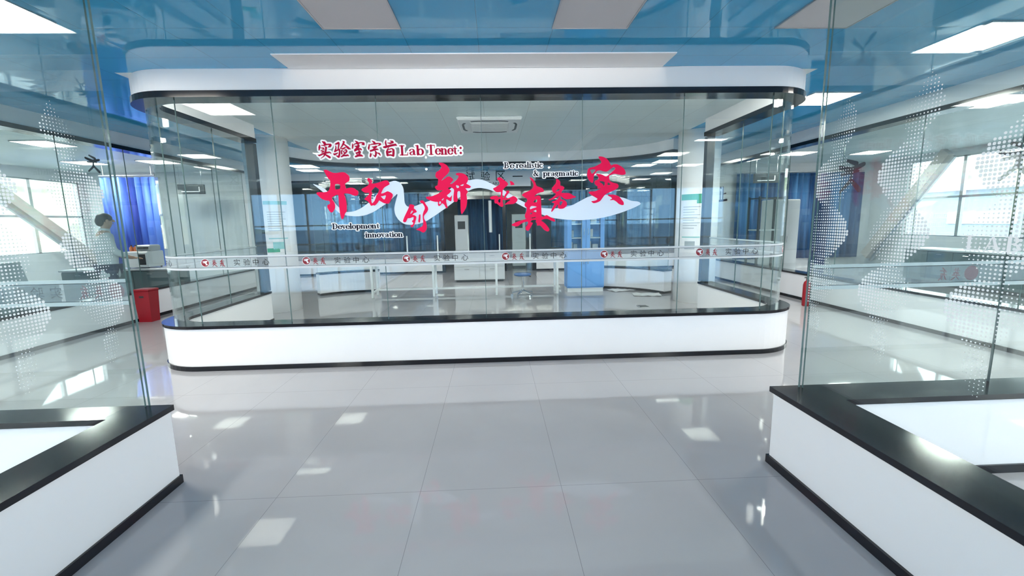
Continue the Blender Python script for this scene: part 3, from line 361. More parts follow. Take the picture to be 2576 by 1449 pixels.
# rear test area front
partition('rear_left',[(-1.6,13.5),(-7.5,13.5)]); partition('rear_right',[(7.5,13.5),(1.3,13.5)])
struct('wall_rear_head',MB().box(-1.6,1.3,13.4,13.6,2.72,3.0098),FASCIA,'white fascia over the rear test area doorway')
glazing('clear glass of the rear test area',[gap(p) for p in line((-1.6,13.5),(-7.5,13.5),5)]+[gap(p) for p in line((7.5,13.5),(1.3,13.5),5)])
d1=structE('door_1','black framed glass doorway of the rear test area')
MB().box(1.18,1.3,13.42,13.58,0,2.72).box(-1.6,-1.5,13.42,13.58,0,2.72).box(-1.5,1.18,13.42,13.58,2.2,2.3).box(.28,.38,13.44,13.56,0,2.2).build('door_frame',BLACK,d1); MB().tube((-.09,13.42,1.2),(-.09,13.42,2.15),.05,.05,16).tube((-.09,13.42,1.3),(-.09,13.5,1.3),.02).tube((-.09,13.42,2.05),(-.09,13.5,2.05),.02).build('reflection_bar',STEEL,d1)  # upright white bar stands in for a bright reflection in the glass
MB().box(.38,1.18,13.49,13.51,0,2.2).box(-1.5,1.18,13.49,13.51,2.3,2.72).build('door_glass',GLASS,d1)
# ------------------------------------------------------------------ outer shell with windows
def wall_open(name,axis,c,th,a0,a1,ops,label,m=None):
    mb=MB(); cur=a0
    def bx(u0,u1,z0,z1):
        if axis=='x': mb.box(c,c+th,u0,u1,z0,z1)
        else: mb.box(u0,u1,c,c+th,z0,z1)
    for u0,u1,z0,z1 in ops:
        bx(cur,u0,0,3.01); bx(u0,u1,0,z0); bx(u0,u1,z1,3.01); cur=u1
    bx(cur,a1,0,3.01); return struct(name,mb,m or PAINT,label)
opsL=[(-6.5,-2.5,.95,2.75),(8.6,12.4,.95,2.75)]; opsR=[(-6.5,-2.5,.95,2.75),(7.4,11.4,.95,2.85)]; opsF=[(-9.8,-5.4,.2,2.8),(-5.0,-2.4,.2,2.8),(2.6,5.2,.2,2.8),(5.6,9.8,.2,2.8)]
wall_open('wall_left','x',-11.2,.2,-9.2,20.2,opsL,'painted outer wall on the left'); wall_open('wall_right','x',11.0,.2,-9.2,20.2,opsR,'painted outer wall on the right'); wall_open('wall_front','y',-9.2,.2,-11,11,opsF,'painted wall behind the camera',GREYW)
struct('wall_back',MB().box(-11,11,20.0,20.2,0,3.01),PAINT,'painted far back wall')
for sd,x0,x1 in (('left',-11,-6.05),('right',5.75,11)): struct('wall_outer_%s_end'%sd,MB().box(x0,x1,12.5,12.62,0,3.0095),PAINT,'pale end wall of the %s outer room'%sd)
def window(axis,c,u0,u1,z0,z1,nu,nz,label,gm=None):
    WN[0]+=1; w=structE('window_%d'%WN[0],label); fr=MB(); pn=MB()
    def bx(m,a,b,d0,d1,e,f):
        if axis=='x': m.box(c+d0,c+d1,a,b,e,f)
        else: m.box(a,b,c+d0,c+d1,e,f)
    for i in range(nu+1):
        u=u0+(u1-u0)*i/nu; bx(fr,u-.035,u+.035,-.04,.04,z0,z1)
    for i in range(nz+1):
        z=z0+(z1-z0)*i/nz; bx(fr,u0,u1,-.04,.04,z-.025,z+.025)
    bx(pn,u0,u1,-.004,.004,z0,z1); fr.build('window_frame',ALU,w); pn.build('glass_pane',gm or PANE,w)
for a in opsL: window('x',-11.1,*a,3,2,'aluminium framed window in the left outer wall')
for a in opsR: window('x',11.1,*a,3,2,'aluminium framed window in the right outer wall')
for a in opsF: window('y',-9.1,*a,4,2,'aluminium framed window behind the camera',TINT)
# ------------------------------------------------------------------ ceiling lights
def panel(x,y,lit,label,grp):
    t=thing('ceiling_light',label,'ceiling light',(x,y,3.0095),0,grp)
    MB().box(-.3,.3,-.3,-.288,-.012,0).box(-.3,.3,.288,.3,-.012,0).box(-.3,-.288,-.288,.288,-.012,0).box(.288,.3,-.288,.288,-.012,0).build('frame',ALU,t)
    MB().box(-.288,.288,-.288,.288,-.009,-.001).build('diffuser',LIT if lit else UNLIT,t); return t
GL1='square ceiling light panels'
for x,y,lit,lab in [(-3.47,3.3,1,'lit square ceiling panel at the top left corner of the photo'),(-.98,3.39,0,'unlit grey ceiling panel left of center above the front fascia'),(.8,3.39,0,'unlit grey ceiling panel right of center above the front fascia'),
 (2.6,3.39,0,'unlit ceiling panel behind the right glass edge'),(4.3,3.87,1,'large lit ceiling panel at upper right seen through dotted glass'),(4.3,5.8,1,'lit ceiling panel just right of the curved white fascia corner'),
 (6.9,6.05,1,'lit ceiling panel at right over the right outer room'),(-7.8,8.25,1,'lit ceiling panel at left over the left outer room'),
 (4.25,.9,1,'lit ceiling panel of the right near room, first row'),(4.25,-1.1,1,'lit ceiling panel of the right near room, second row'),(-3.45,1.5,1,'lit ceiling panel of the left near room, first row'),(-3.45,-.5,1,'lit ceiling panel of the left near room, second row'),
 (4.25,-3.1,1,'added fill panel of the right near room, third row'),(6.8,.9,1,'added fill panel of the right near room, far side first row'),(6.8,-1.1,1,'added fill panel of the right near room, far side second row'),(-6.2,1.5,1,'added fill panel of the left near room, far side first row'),(-6.2,-.5,1,'added fill panel of the left near room, far side second row'),(-1.2,10.78,1,'added fill panel hidden behind the curved rear head, left of two'),(1.2,10.78,1,'added fill panel hidden behind the curved rear head, right of two'),(-7.6,10.6,1,'lit ceiling panel at the rear of the left outer room, nearer the corridor'),(-9.2,10.6,1,'lit ceiling panel at the rear of the left outer room, nearer the window'),(7.4,10.6,1,'lit ceiling panel at the rear of the right outer room, nearer the corridor'),(9.2,10.6,1,'lit ceiling panel at the rear of the right outer room, nearer the window'),(-4.8,11.7,1,'added fill panel at left of the rear corridor'),(4.6,11.7,1,'added fill panel at right of the rear corridor')]:  # extra near room rows and rear corridor panels are unseen, added to brighten
    panel(x,y,lit,lab,GL1)
for x,y,lab in ((-5.3,3.3,'added lit panel of the front corridor row, off to the left'),(-7.1,3.3,'added lit panel of the front corridor row, far off to the left'),(6.1,3.87,'added lit panel of the front corridor row, off to the right'),(7.9,3.87,'added lit panel of the front corridor row, far off to the right'),(-8.0,.5,'added fill panel at the far left end of the left near room'),(8.4,.2,'added fill panel at the far right end of the right near room')): panel(x,y,1,lab,GL1)  # lit panels added beyond the view for more ambient light
N5=('first','second','third','fourth','fifth')
for i,y in enumerate((-2.9,-5.0,-7.0)):  # unseen lobby panels added as fill from behind the camera
    for j,x in enumerate((-5.0,-3.4,3.2,5.6)): panel(x,y-.3,1,'added fill panel on the ceiling behind the camera, %s row back, %s'%(N5[i],('far left','left','right','far right')[j]),GL1)
for i,x in enumerate((-2.4,-.85,.7,2.25)):  # fill strips added to brighten the center room, hidden by the fascia
    t=thing('fill_strip','added narrow fill light hidden behind the front fascia inside the center room, %s from left'%N5[i],'strip light',(x,4.885,3.0095),0,'added fill strips behind the front fascia')
    MB().box(-.72,.72,-.095,-.085,-.014,0).box(-.72,.72,.085,.095,-.014,0).box(-.72,-.71,-.085,.085,-.014,0).box(.71,.72,-.085,.085,-.014,0).build('frame',ALU,t); MB().box(-.71,.71,-.085,.085,-.01,-.001).build('diffuser',LIT,t)
# unseen spotlights added to light the front of the center room
def spot(x,y,tx,label):
    t=thing('fill_spotlight',label,'spotlight',(x,y,3.0095),0,'added fill spotlights behind the camera'); d=(Vector((tx,4.6,2.3))-Vector((x,y,2.86))).normalized()
    MB().lathe([(.05,-.02),(.05,0)],0,0,20).tube((0,0,-.02),(0,0,-.10),.008).build('mount',DARKP,t)
    c=Vector((0,0,-.14)); MB().tube(c-d*.07,c+d*.05,.03,.045,20).build('housing',DARKP,t)
    L=bpy.data.lights.new('spot','SPOT'); L.energy=SPOTW; L.color=(1,.96,.90); L.spot_size=math.radians(76); L.spot_blend=1.0; L.shadow_soft_size=.018
    o=bpy.data.objects.new('lamp',L); COL.objects.link(o); o.location=Vector((x,y,2.8695))+d*.075; o.rotation_euler=d.to_track_quat('-Z','Y').to_euler()
SPOTW=72
for x,y,tx,lab in ((1.5,-2.2,-2.1,'added dark fill spotlight at the right side of the lobby behind the camera'),(-1.7,-2.2,1.9,'added dark fill spotlight at the left side of the lobby behind the camera')): spot(x,y,tx,lab)
# cassette air conditioner
ac=thing('air_conditioner','white square cassette air conditioner in the ceiling of the center room','air conditioner',(-.02,7.02,3.0095))
MB().bevbox(-.47,.47,-.49,.49,-.055,0,.02).build('panel',PLAST,ac)
gr=MB().bevbox(-.29,.29,-.31,.31,-.066,-.05,.006)
for i in range(14): gr.box(-.27,.27,-.285+i*.043,-.27+i*.043,-.069,-.06)
gr.build('grille',CABW,ac)
for rz in range(4):
    v=MB()
    pts=[(-.27+.54*i/10,-.40+ (.035 if i in(0,10) else .012 if i in(1,9) else 0)) for i in range(11)]
    c,s=math.cos(rz*math.pi/2),math.sin(rz*math.pi/2)
    v.sweep([(x*c-y*s,x*s+y*c) for x,y in pts],-.016,.016,-.060,-.05); v.build('louvre',DARKP if rz%2==0 else CHAR,ac)
# ------------------------------------------------------------------ lettering on the front glass
YF=4.664-.0005
def Tf(d0): return lambda x,z,d: (x,YF-d0-d,z)
def centre(me_pts):
    xs=[p[0] for p in me_pts]; zs=[p[1] for p in me_pts]; return ((min(xs)+max(xs))/2,YF,(min(zs)+max(zs))/2)
sw=poly_mesh([[SWOOSH]],Tf(.0),.005); sw.materials.append(SWM)
c0=centre(SWOOSH)
for v in sw.vertices: v.co-=Vector(c0)
o=bpy.data.objects.new('ribbon_emblem',sw); COL.objects.link(o); o.location=c0; tag(o,'long pale blue acrylic ribbon waving behind the red characters','wall decoration')
labs={'kai':'large red brush character, leftmost in the row on the glass','tuo':'red brush character second from left, overlapping the first ribbon crest','chuang':'red brush character lying in the deep dip of the blue ribbon, third from left','xin':'tall red brush character fourth from left, above the blue ribbon','qiu':'small red brush character right of the center of the row, with a loose dot','zhen':'tall red brush character hanging lowest in the right half of the row','wu':'small red brush character between the tall low one and the last one','shi':'large red brush character, last at the right end of the ribbon'}
for k,pieces in CHARS.items():
    pts=[p for pc in pieces for p in pc[0]]; c0=centre(pts)
    t=thing('calligraphy_character',labs[k],'calligraphy',c0,0,'red calligraphy characters on the front glass')
    for nm,dd,dep,mm in (('raised_face',.008,.008,RED),('white_core',.005,.003,BACK)):
        me=poly_mesh(pieces,Tf(dd),dep); me.materials.clear(); me.materials.append(mm)
        for v in me.vertices: v.co-=Vector(c0)
        ob=bpy.data.objects.new(nm,me); COL.objects.link(ob); ob.parent=t
def lettering(name,label,words,m,back,grp,d=.0085):
    allp=[p for w in words for gl in w for s in gl for p in s]; c0=centre(allp); t=thing(name,label,'lettering',c0,0,grp)
    for w in words:
        bm=MB()
        for gl in w:
            fm=MB()
            for s in gl: bm.stroke(s,Tf(.0),d,.004); fm.stroke(s,Tf(.0052),0,.003)
            if gl: fm.build('letter',m,t,off=c0)
        bm.build('backing',back,t,off=c0)
    return t
LG='printed slogans on the front glass'
lettering('sign_lettering','crimson heading with white outline, Chinese words followed by Lab Tenet and a colon',[[[[(p[0],p[1],p[2]*1.22) for p in q] for q in HEADING[a:b]]] for a,b in ((0,8),(8,19),(19,29),(29,38),(38,45))]+[word('Lab',-.938,-.69,2.196,.095),word('Tenet',-.66,-.352,2.198,.095),word(':',-.34,-.290,2.202,.095)],CRIM,BACK,LG,.0165)
lettering('sign_lettering','black word Development with white outline on the glass',[word('Development',-1.678,-1.192,1.461,.058)],INK,BACK,LG)
lettering('sign_lettering','black word innovation with white outline on the glass',[word('innovation',-1.345,-.953,1.368,.058)],INK,BACK,LG)
lettering('sign_lettering','black words Be realistic with white outline on the glass',[word('Be',.121,.232,2.053,.058),word('realistic',.25,.527,2.053,.058)],INK,BACK,LG)
lettering('sign_lettering','black ampersand and word pragmatic with white outline on the glass',[word('&',.426,.487,1.969,.060),word('pragmatic',.53,.898,1.967,.056)],INK,BACK,LG)
# ------------------------------------------------------------------ frosted safety bands
YING=[[(-.02,.75,.05),(.6,.78,.06)],[(.2,.95,.07),(.22,.62,.07)],[(.42,.95,.07),(.38,.62,.07)],[(.1,.52,.09),(.55,.55,.09),(.5,.35,.07)],[(.12,.52,.06),(.14,.36,.06)],[(-.05,.32,.08),(.7,.36,.07)],[(.3,.6,.08),(.25,.2,.08),(0,-.02,.06)],[(.34,.25,.06),(.55,.08,.1),(.75,-.05,.07)]]
PAI=[[(.45,.98,.09),(.15,.72,.1),(.05,.6,.06)],[(.1,.7,.07),(.65,.75,.07)],[(.3,.7,.09),(.2,.45,.08),(.55,.5,.09)],[(.0,.38,.08),(.4,.42,.07)],[(.3,.45,.08),(.1,.1,.1),(.0,-.02,.05)],[(.4,.4,.07),(.42,.0,.09)],[(.55,.45,.07),(.5,.2,.07),(.72,-.05,.1)]]
def logo_set(parent,T,off,mir=1,txt=True):
    def dsk(r,m,nm,cx,cz,d):
        mb=MB(); mb.stroke([(cx,cz,2*r),(cx+1e-5,cz,2*r)],lambda x,z,dd:T(x*mir,z,d+dd*.2),0,.002,28); mb.build(nm,m,parent,off=off)
    e=MB(); e.stroke([(0,0,.086),(1e-5,0,.086)],lambda x,z,dd:T(x,z,dd*.2),0,.002,28); eo=e.build('emblem',LOGO,parent,off=off)
    w=MB()
    for s in ([(.041*math.cos(i*.3307),.041*math.sin(i*.3307),.004) for i in range(20)],): w.stroke(s,lambda x,z,dd:T(x*mir,z,.0006+dd*.2),0,.002,6)
    for s in ([(-.022,.016,.006),(.022,.018,.007),(.004,.002,.016)],[(-.022,.004,.006),(0,.004,.013),(.02,-.02,.009)],[(0,.006,.016),(.012,-.014,.012),(.006,-.026,.004)]): w.stroke(s,lambda x,z,dd:T(x*mir,z,.0006+dd*.2),0,.002,8)
    w.build('bird_mark',LOGOW,eo,off=None if off is None else None) if False else w.build('emblem_mark',LOGOW,parent,off=off)
    sc=.07
    for x0,G in ((.072,YING),(.150,PAI)):
        b=MB()
        for s in G: b.stroke([(x0+p[0]*sc*.9,-.036+p[1]*sc,p[2]*sc*1.1) for p in s],lambda x,z,dd:T(x*mir,z,dd*.2),0,.002,6)
        b.build('brush_lettering',LOGO,parent,off=off)
    if txt:
        for i,c in enumerate('实验中心'): text_obj('lettering',c,.066,lambda x,z,d,i=i:T((.292+i*.097+x)*mir,z-.034,d*.3),GREYP,parent,.0,off=off)
ZB=(1.062,1.084,1.0875,1.184,1.1875,1.207)
def band(name,label,path,side,dz=0,grp='frosted safety bands on the glass'):
    # thin film stuck on the corridor side of the panes
    t=thing(name,label,'window film',(path[len(path)//2][0],path[len(path)//2][1],1.06+dz),0,grp); off=t.location
    o0,o1=(.0065*side,.0069*side)
    if o0>o1: o0,o1=o1,o0
    MB().sweep(path,o0,o1,ZB[2]+dz,ZB[3]+dz).build('frosted_strip',FROST,t,off=off)
    MB().sweep(path,o0,o1,ZB[4]+dz,ZB[5]+dz).build('white_stripe',STRIPE,t,off=off); MB().sweep(path,o0,o1,ZB[0]+dz,ZB[1]+dz).build('white_stripe',STRIPE,t,off=off)
    MB().sweep(path,o0,o1,ZB[3]+dz,ZB[4]+dz).build('dark_line',DARKLINE,t,off=off); MB().sweep(path,o0,o1,ZB[1]+dz,ZB[2]+dz).build('dark_line',DARKLINE,t,off=off)
    return t
bp=[(-3.65,6.9),(-3.65,5.6)]+arcp(-3.15,5.17,.5,180,270)+arcp(2.9,5.17,.5,270,360)+[(3.4,5.6),(3.4,6.8)]
bd=band('frosted_band','frosted band with maroon logos and grey lettering around the center room glass',bp,-1)
ZL=1.1375
for x in (-3.01,-1.974,-.931,.122,1.186,2.234): logo_set(bd,lambda u,z,d,x=x:(x+u,4.6625-d,ZL+z),bd.location)
def Tarc(cx,cy,r,a0): return lambda u,z,d:(cx+(r+.0075+d)*math.cos(a0+u/r),cy+(r+.0075+d)*math.sin(a0+u/r),ZL+z)
logo_set(bd,Tarc(2.9,5.17,.5,math.radians(318)),bd.location,1,False)
for i,c in enumerate('中心'): text_obj('lettering',c,.066,lambda x,z,d,i=i:Tarc(-3.15,5.17,.5,math.radians(222))(i*.097+x,z-.034,d*.3),GREYP,bd,0,off=bd.location)
bl=band('frosted_band','frosted band with mirrored logo on the left near room end glass',[(-2.035,2.475),(-5.5,2.475)],-1,.022)
for x in (-2.10,-3.14,-4.18): logo_set(bl,lambda u,z,d,x=x:(x-u,2.4825+d,ZL+.025+z),bl.location)
br=band('frosted_band','frosted band with mirrored logo on the right near room end glass',[(5.5,2.415),(1.825,2.415)],-1,.016)
for x in (2.789,3.83): logo_set(br,lambda u,z,d,x=x:(x-u,2.4225+d,ZL+.017+z),br.location,1,False)
# ------------------------------------------------------------------ dot print on the near side glass
def dots(win,xp,sgn,Y0,label):
    mb=MB(); p=.0155; P=.56; A0=.15; n=9
    for k in range(5):
        Yc=Y0-k*.42
        for iz in range(int(1.36/p)):
            z=.80+iz*p; e=min(1,max(0,(z-.80)/.34))*min(1,max(0,(2.15-z)/.45)); s=math.sin(2*math.pi*(z-1.13)/P+math.pi/2); tilt=(z-1.4)*-.10
            c1=Yc+tilt+A0*s*(.35+.65*e); c2=Yc+tilt-A0*s*.9*(.1+.9*e)
            lo,hi=min(c1,c2)-.045*(1-abs(s))*e,max(c1,c2)+.045*(1-abs(s))*e
            j0=math.ceil(lo/p)
            for j in range(j0,int(hi/p)+1):
                y=j*p
                if y>2.41: continue
                tt=abs(y-c1)/(hi-lo+1e-6); r=.0074*(1-tt*.68)*(.22+.78*e)*(.6+.4*abs(s))
                if r<.0014: continue
                mb.add([(xp,y+r*math.cos(2*math.pi*i/n),z+r*math.sin(2*math.pi*i/n)) for i in range(n)]+[(xp+sgn*.0004,y+r*math.cos(2*math.pi*i/n),z+r*math.sin(2*math.pi*i/n)) for i in range(n)],[tuple(range(n)),tuple(range(n,2*n))])
    o=mb.build('dot_print',DOTS,win); return o
dots(w2,-2.0135,1,2.27,''); dots(w3,1.8035,-1,2.32,'')
lab=thing('sign_lettering','pale serif letters LAB on the right dotted glass','lettering',(1.803,1.5,1.36))
for i,c in enumerate('LAB'):
    y=1.605-i*.066; m_=MB()
    for s in word(c,0,.058,0,.054)[0]: m_.stroke(s,lambda x,z,d,y=y:(1.8032-d*.2,y-x,1.362+z),0,.002,8)
    m_.build('letter',LABW,lab,off=lab.location)
# dark brush characters on the far glass
def brushchar(label,T,loc,m,h,G):
    t=thing('calligraphy_character',label,'calligraphy',loc,0,'dark calligraphy characters on the outer room glass'); mb=MB()
    for s in G: mb.stroke([(p[0]*h,p[1]*h,p[2]*h) for p in s],T,0,.003,8)
    mb.build('brush_strokes',m,t,off=loc); return t
ZHENG=[[(.1,.95,.14),(.2,.9,.1)],[(.15,.7,.07),(.15,.15,.08)],[(.45,.95,.12),(.47,.1,.08)],[(.47,.5,.06),(.85,.52,.08)],[(-.1,.05,.14),(1.0,.08,.14)]]
SHIB=[[(.3,1.0,.1),(.7,.85,.16)],[(.0,.8,.14),(.5,.65,.2),(1.0,.8,.14)],[(.1,.55,.1),(.8,.6,.08)],[(.55,.7,.12),(.5,.3,.14),(.1,-.05,.1)],[(.5,.35,.12),(.9,-.02,.18)]]
brushchar('dark plum brush character on the right outer glass, nearest the dotted glass edge',lambda x,z,d:(5.64-d,7.05-x,1.9+z),(5.64,6.8,1.9),DPURP,.46,SHIB)
brushchar('dark plum brush character at the far right edge of the photo',lambda x,z,d:(5.64-d,4.78-x,1.88+z),(5.64,4.6,1.88),DPURP,.36,SHIB)
brushchar('small plum brush character on the far right glass beside the right column',lambda x,z,d:(5.64-d,10.85-x,1.9+z),(5.64,10.7,1.9),DPURP,.36,ZHENG)
brushchar('dark plum brush character on the left outer glass near the dot print',lambda x,z,d:(-5.94+d,6.85+x,2.37+z),(-5.94,7.0,2.37),DPURP,.22,SHIB)
# rear sign
sg=thing('sign_lettering','dark grey Chinese area sign over the far doorway','lettering',(0,13.39,2.77))
for i,c in enumerate('试验区一'): text_obj('letter',c,.27 if c!='一' else .03,lambda x,z,d,i=i,c=c:(-.79+i*.45+x+(.05 if c=='一' else 0),13.398-d,2.735+z+(.10 if c=='一' else 0)),GREYP,sg,.0,off=sg.location,width=.30 if c=='一' else None)
text_obj('small_lettering','TEST AREA 01',.09,lambda x,z,d:(-.32+x,13.398-d,2.60+z),GREYP,sg,0,off=sg.location)
MB().box(-1.45,1.15,13.4,13.44,2.56,2.72).build('sign_board',FASCIA,sg,off=sg.location)
# ------------------------------------------------------------------ center room furniture
tb=thing('lab_bench','long white steel framed lab bench in three bays inside the center room','table',(-.6,9.18,0))
B=MB(); 
MB().bevbox(-1.94,1.93,-.21,.23,.715,.74,.005).build('worktop',STEEL,tb)
for x in (-1.92,-.665,.635,1.905):
    for y in (-.19,.20): MB().box(x-.022,x+.022,y-.022,y+.022,.015,.715).lathe([(.026,0),(.026,.012),(.012,.018)],x,y,10).build('leg',STEEL,tb)
    MB().box(x-.018,x+.018,-.17,.18,.09,.125).build('foot_rail',STEEL,tb)
MB().box(-1.9,1.88,.185,.215,.09,.13).build('lower_rail',STEEL,tb)
MB().box(-1.9,1.88,-.2,-.18,.67,.715).build('apron_rail',STEEL,tb)
for x in (-1.226,-.587,.06,.719,1.369): MB().box(x-.012,x+.012,.11,.135,.74,1.25).build('post',STEEL,tb)
cb=thing('storage_cabinet','tall bright blue steel cabinet with glazed upper doors beside the lab bench','cabinet',(1.92,9.28,0))
w,d,h=.39,.2,1.82
MB().box(-w,-w+.02,-d,d,.09,h).box(w-.02,w,-d,d,.09,h).box(-w+.02,w-.02,d-.015,d,.09,h).box(-w+.02,w-.02,-d,d-.015,h-.02,h).box(-w+.02,w-.02,-d,d-.015,.09,.11).box(-w+.02,w-.02,-d+.02,d-.015,.83,.86).build('carcass',BLUEP,cb)
MB().box(-w+.01,w-.01,-d+.015,d,0,.09).build('plinth',STEEL,cb)
for z in (1.13,1.42): MB().box(-w+.02,w-.02,-d+.03,d-.015,z,z+.02).build('shelf',CABW,cb)
for s in (-1,1):
    x0,x1=(-w+.002,-.002) if s<0 else (.002,w-.002); ix0,ix1=x0+.085,x1-.085
    dr=MB().box(x0,ix0,-d-.018,-d-.001,.87,h-.01).box(ix1,x1,-d-.018,-d-.001,.87,h-.01).box(ix0,ix1,-d-.018,-d-.001,.87,.92).box(ix0,ix1,-d-.018,-d-.001,h-.09,h-.01).build('door',BLUEP,cb)
    MB().box(ix0,ix1,-d-.012,-d-.007,.92,h-.09).build('door_glass',GLASS,dr)
    hx=-.045*1 if s<0 else .045
    MB().tube((hx,-d-.04,1.2),(hx,-d-.04,1.34),.006).tube((hx,-d-.04,1.21),(hx,-d-.018,1.21),.005).tube((hx,-d-.04,1.33),(hx,-d-.018,1.33),.005).build('handle',CHROME,dr)
    dl=MB().bevbox(x0,x1,-d-.018,-d-.001,.115,.86,.004).build('door',BLUEP,cb)
    MB().tube((hx,-d-.04,.60),(hx,-d-.04,.72),.006).tube((hx,-d-.04,.61),(hx,-d-.018,.61),.005).tube((hx,-d-.04,.71),(hx,-d-.018,.71),.005).build('handle',CHROME,dl)
for i,(x,z,wd,ht) in enumerate([(-.3,.862,.1,.19),(-.19,.862,.08,.15),(.1,.862,.09,.2),(.24,.862,.11,.14),(-.28,1.152,.11,.15),(.12,1.152,.13,.17),(.2,1.442,.12,.16),(-.24,1.442,.1,.2)]):
    pos=['on the lowest glazed shelf, far left','on the lowest glazed shelf, second from left','on the lowest glazed shelf, third from left','on the lowest glazed shelf, far right','on the middle glazed shelf, left door','on the middle glazed shelf, right door','on the top glazed shelf, right door','on the top glazed shelf, left door'][i]
    t=tag(MB().bevbox(-wd/2,wd/2,-.06,.06,0,ht,.005).build('reagent_box',[PAPER,TOPG,CABW][i%3]),'small pale box '+pos+' of the blue cabinet','box','reagent boxes in the blue cabinet'); t.location=(1.92+x,9.30,z)
st_=thing('lab_stool','round blue lab stool on a chrome five star base in front of the bench','stool',(.56,8.72,0),.4)
MB().lathe([(.02,.425),(.15,.425),(.172,.44),(.175,.455),(.16,.475),(.05,.482),(.001,.482)],0,0,36).build('seat',BLUES,st_,smooth=True)
MB().tube((0,0,.12),(0,0,.30),.024,.024,16).tube((0,0,.30),(0,0,.425),.014,.014,16).lathe([(.05,.415),(.07,.425),(.001,.426)],0,0,20).build('column',CHROME,st_)
MB().tube((.03,0,.415),(.16,.03,.405),.006).tube((.16,.03,.405),(.21,.04,.385),.010).build('lever',DARKP,st_)
for i in range(5):
    a=2*math.pi*i/5; c,s=math.cos(a),math.sin(a)
    lg=MB().tube((c*.02,s*.02,.125),(c*.22,s*.22,.075),.018,.012).build('base_arm',CHROME,st_)
    MB().tube((c*.22-s*.012,s*.22+c*.012,.025),(c*.22+s*.012,s*.22-c*.012,.025),.025,.025,14).tube((c*.22,s*.22,.03),(c*.22,s*.22,.075),.008).build('caster',CHROME,lg)
pp=[]
for i,(x,y,rz,lab) in enumerate([(2.72,9.22,.35,'white paper sheet on the floor, nearer the blue cabinet'),(3.05,8.55,-.2,'white paper sheet on the floor, nearer the right column')]):
    m_=MB(); n=6
    vs=[(-.27+.54*a/n,-.19+.38*b/n,.003+.012*math.sin(a*1.3+b*.9+i)**2) for b in range(n+1) for a in range(n+1)]
    m_.add(vs,[(b*(n+1)+a,b*(n+1)+a+1,(b+1)*(n+1)+a+1,(b+1)*(n+1)+a) for a in range(n) for b in range(n)]); o=m_.build('paper_sheet',PAPER); o.location=(x,y,0); o.rotation_euler=(0,0,rz); tag(o,lab,'paper','loose paper sheets on the floor')
fs=thing('floor_socket','small dark floor socket cover near the right column','floor socket',(2.57,7.36,0))
MB().bevbox(-.09,.09,-.09,.09,0,.008,.003).build('frame',ALU,fs); MB().box(-.075,.075,-.075,.075,.008,.011).build('lid',DARKP,fs)
# posters on the columns (bent round them)
def poster(label,cx,cy,a0,a1,z0,z1,top):
    t=thing('wall_poster',label,'poster',(cx,cy,z0)); r=.3575; o=t.location
    def patch(u0,u1,v0,v1,m,nm,e=0):
        mb=MB(); n=8; mb.sweep([(cx+(r+e)*math.cos(math.radians(a0+(a1-a0)*(u0+(u1-u0)*i/n))),cy+(r+e)*math.sin(math.radians(a0+(a1-a0)*(u0+(u1-u0)*i/n)))) for i in range(n+1)],-.001,.001,z0+(z1-z0)*v0,z0+(z1-z0)*v1); mb.build(nm,m,t,off=o)
    patch(0,1,0,1,PAPER,'sheet')
    if top: 
        patch(0,1,.90,1,GREEN,'green_header',.0022); patch(.72,1,.84,.90,GREEN,'green_corner',.0022)
    else: patch(0,1,.93,1,TEALP,'teal_header',.0022); patch(0,.5,0,.08,GREEN,'green_footer',.0022)
    for k in range(9): patch(.12,.88-(k%3)*.12,.78-k*.045,.79-k*.045,GREYT,'text_line',.0022)
    patch(.1,.9,.26,.28,TEALP,'teal_line',.0022); patch(.25,.7,.06,.2,TEALP if not top else GREYT,'picture',.0022)
poster('tall white poster with green header on the right column',3.68,7.86,200,262,.90,1.92,True)
poster('tall pale teal poster on the left column',-3.92,8.02,276,338,1.06,1.93,False)
# drawer unit made up for a white glass reflection; long curtains behind the bench
dp=thing('reflection_cabinet','low white drawer unit standing in for a glass reflection under the lab bench','cabinet',(-.4,11.3,0))
MB().box(-.62,.66,-.25,.3,.06,.74).build('carcass',CABW,dp); MB().box(-.58,.62,-.2,.28,0,.06).build('plinth',CHAR,dp); MB().bevbox(-.65,.69,-.28,.32,.74,.77,.006).build('worktop',TOPG,dp)
for x0,x1 in ((-.61,.01),(.03,.65)):
    for z0,z1 in ((.40,.72),(.08,.385)):
        dd=MB().bevbox(x0,x1,-.27,-.25,z0,z1,.004).build('drawer',PLAST,dp)
        MB().tube(((x0+x1)/2-.06,-.295,z1-.05),((x0+x1)/2+.06,-.295,z1-.05),.006).tube(((x0+x1)/2-.055,-.295,z1-.05),((x0+x1)/2-.055,-.27,z1-.05),.005).tube(((x0+x1)/2+.055,-.295,z1-.05),((x0+x1)/2+.055,-.27,z1-.05),.005).build('handle',CHROME,dd)
def curtain(label,x0,x1,y,z0,z1,m,axis='x',amp=.045,n=None):
    n=n or int(abs(x1-x0)/.035); path=[(x0+(x1-x0)*i/n,y+amp*math.sin(i*1.25)+amp*.4*math.sin(i*.37)) for i in range(n+1)]
    if axis=='y': path=[(b,a) for a,b in path]
    t=thing('curtain',label,'curtain',(path[n//2][0],path[n//2][1],z0),0,'blue curtains')
    MB().sweep(path,-.006,.006,z0,z1).build('cloth',m,t,smooth=True,off=t.location)
    r_=MB().tube((x0,y,z1+.04),(x1,y,z1+.04),.015)
    if axis=='x':
        for q in (x0+.1,x1-.1): r_.tube((q,y,z1+.04),(q,y,3.01),.008)
        r_.build('rail',ALU,t,off=t.location)
    else: MB().tube((y,x0+.1,z1+.04),(y,x0+.1,3.01),.008).tube((y,x1-.1,z1+.04),(y,x1-.1,3.01),.008).tube((y,x0,z1+.04),(y,x1,z1+.04),.015).build('rail',ALU,t,off=t.location)
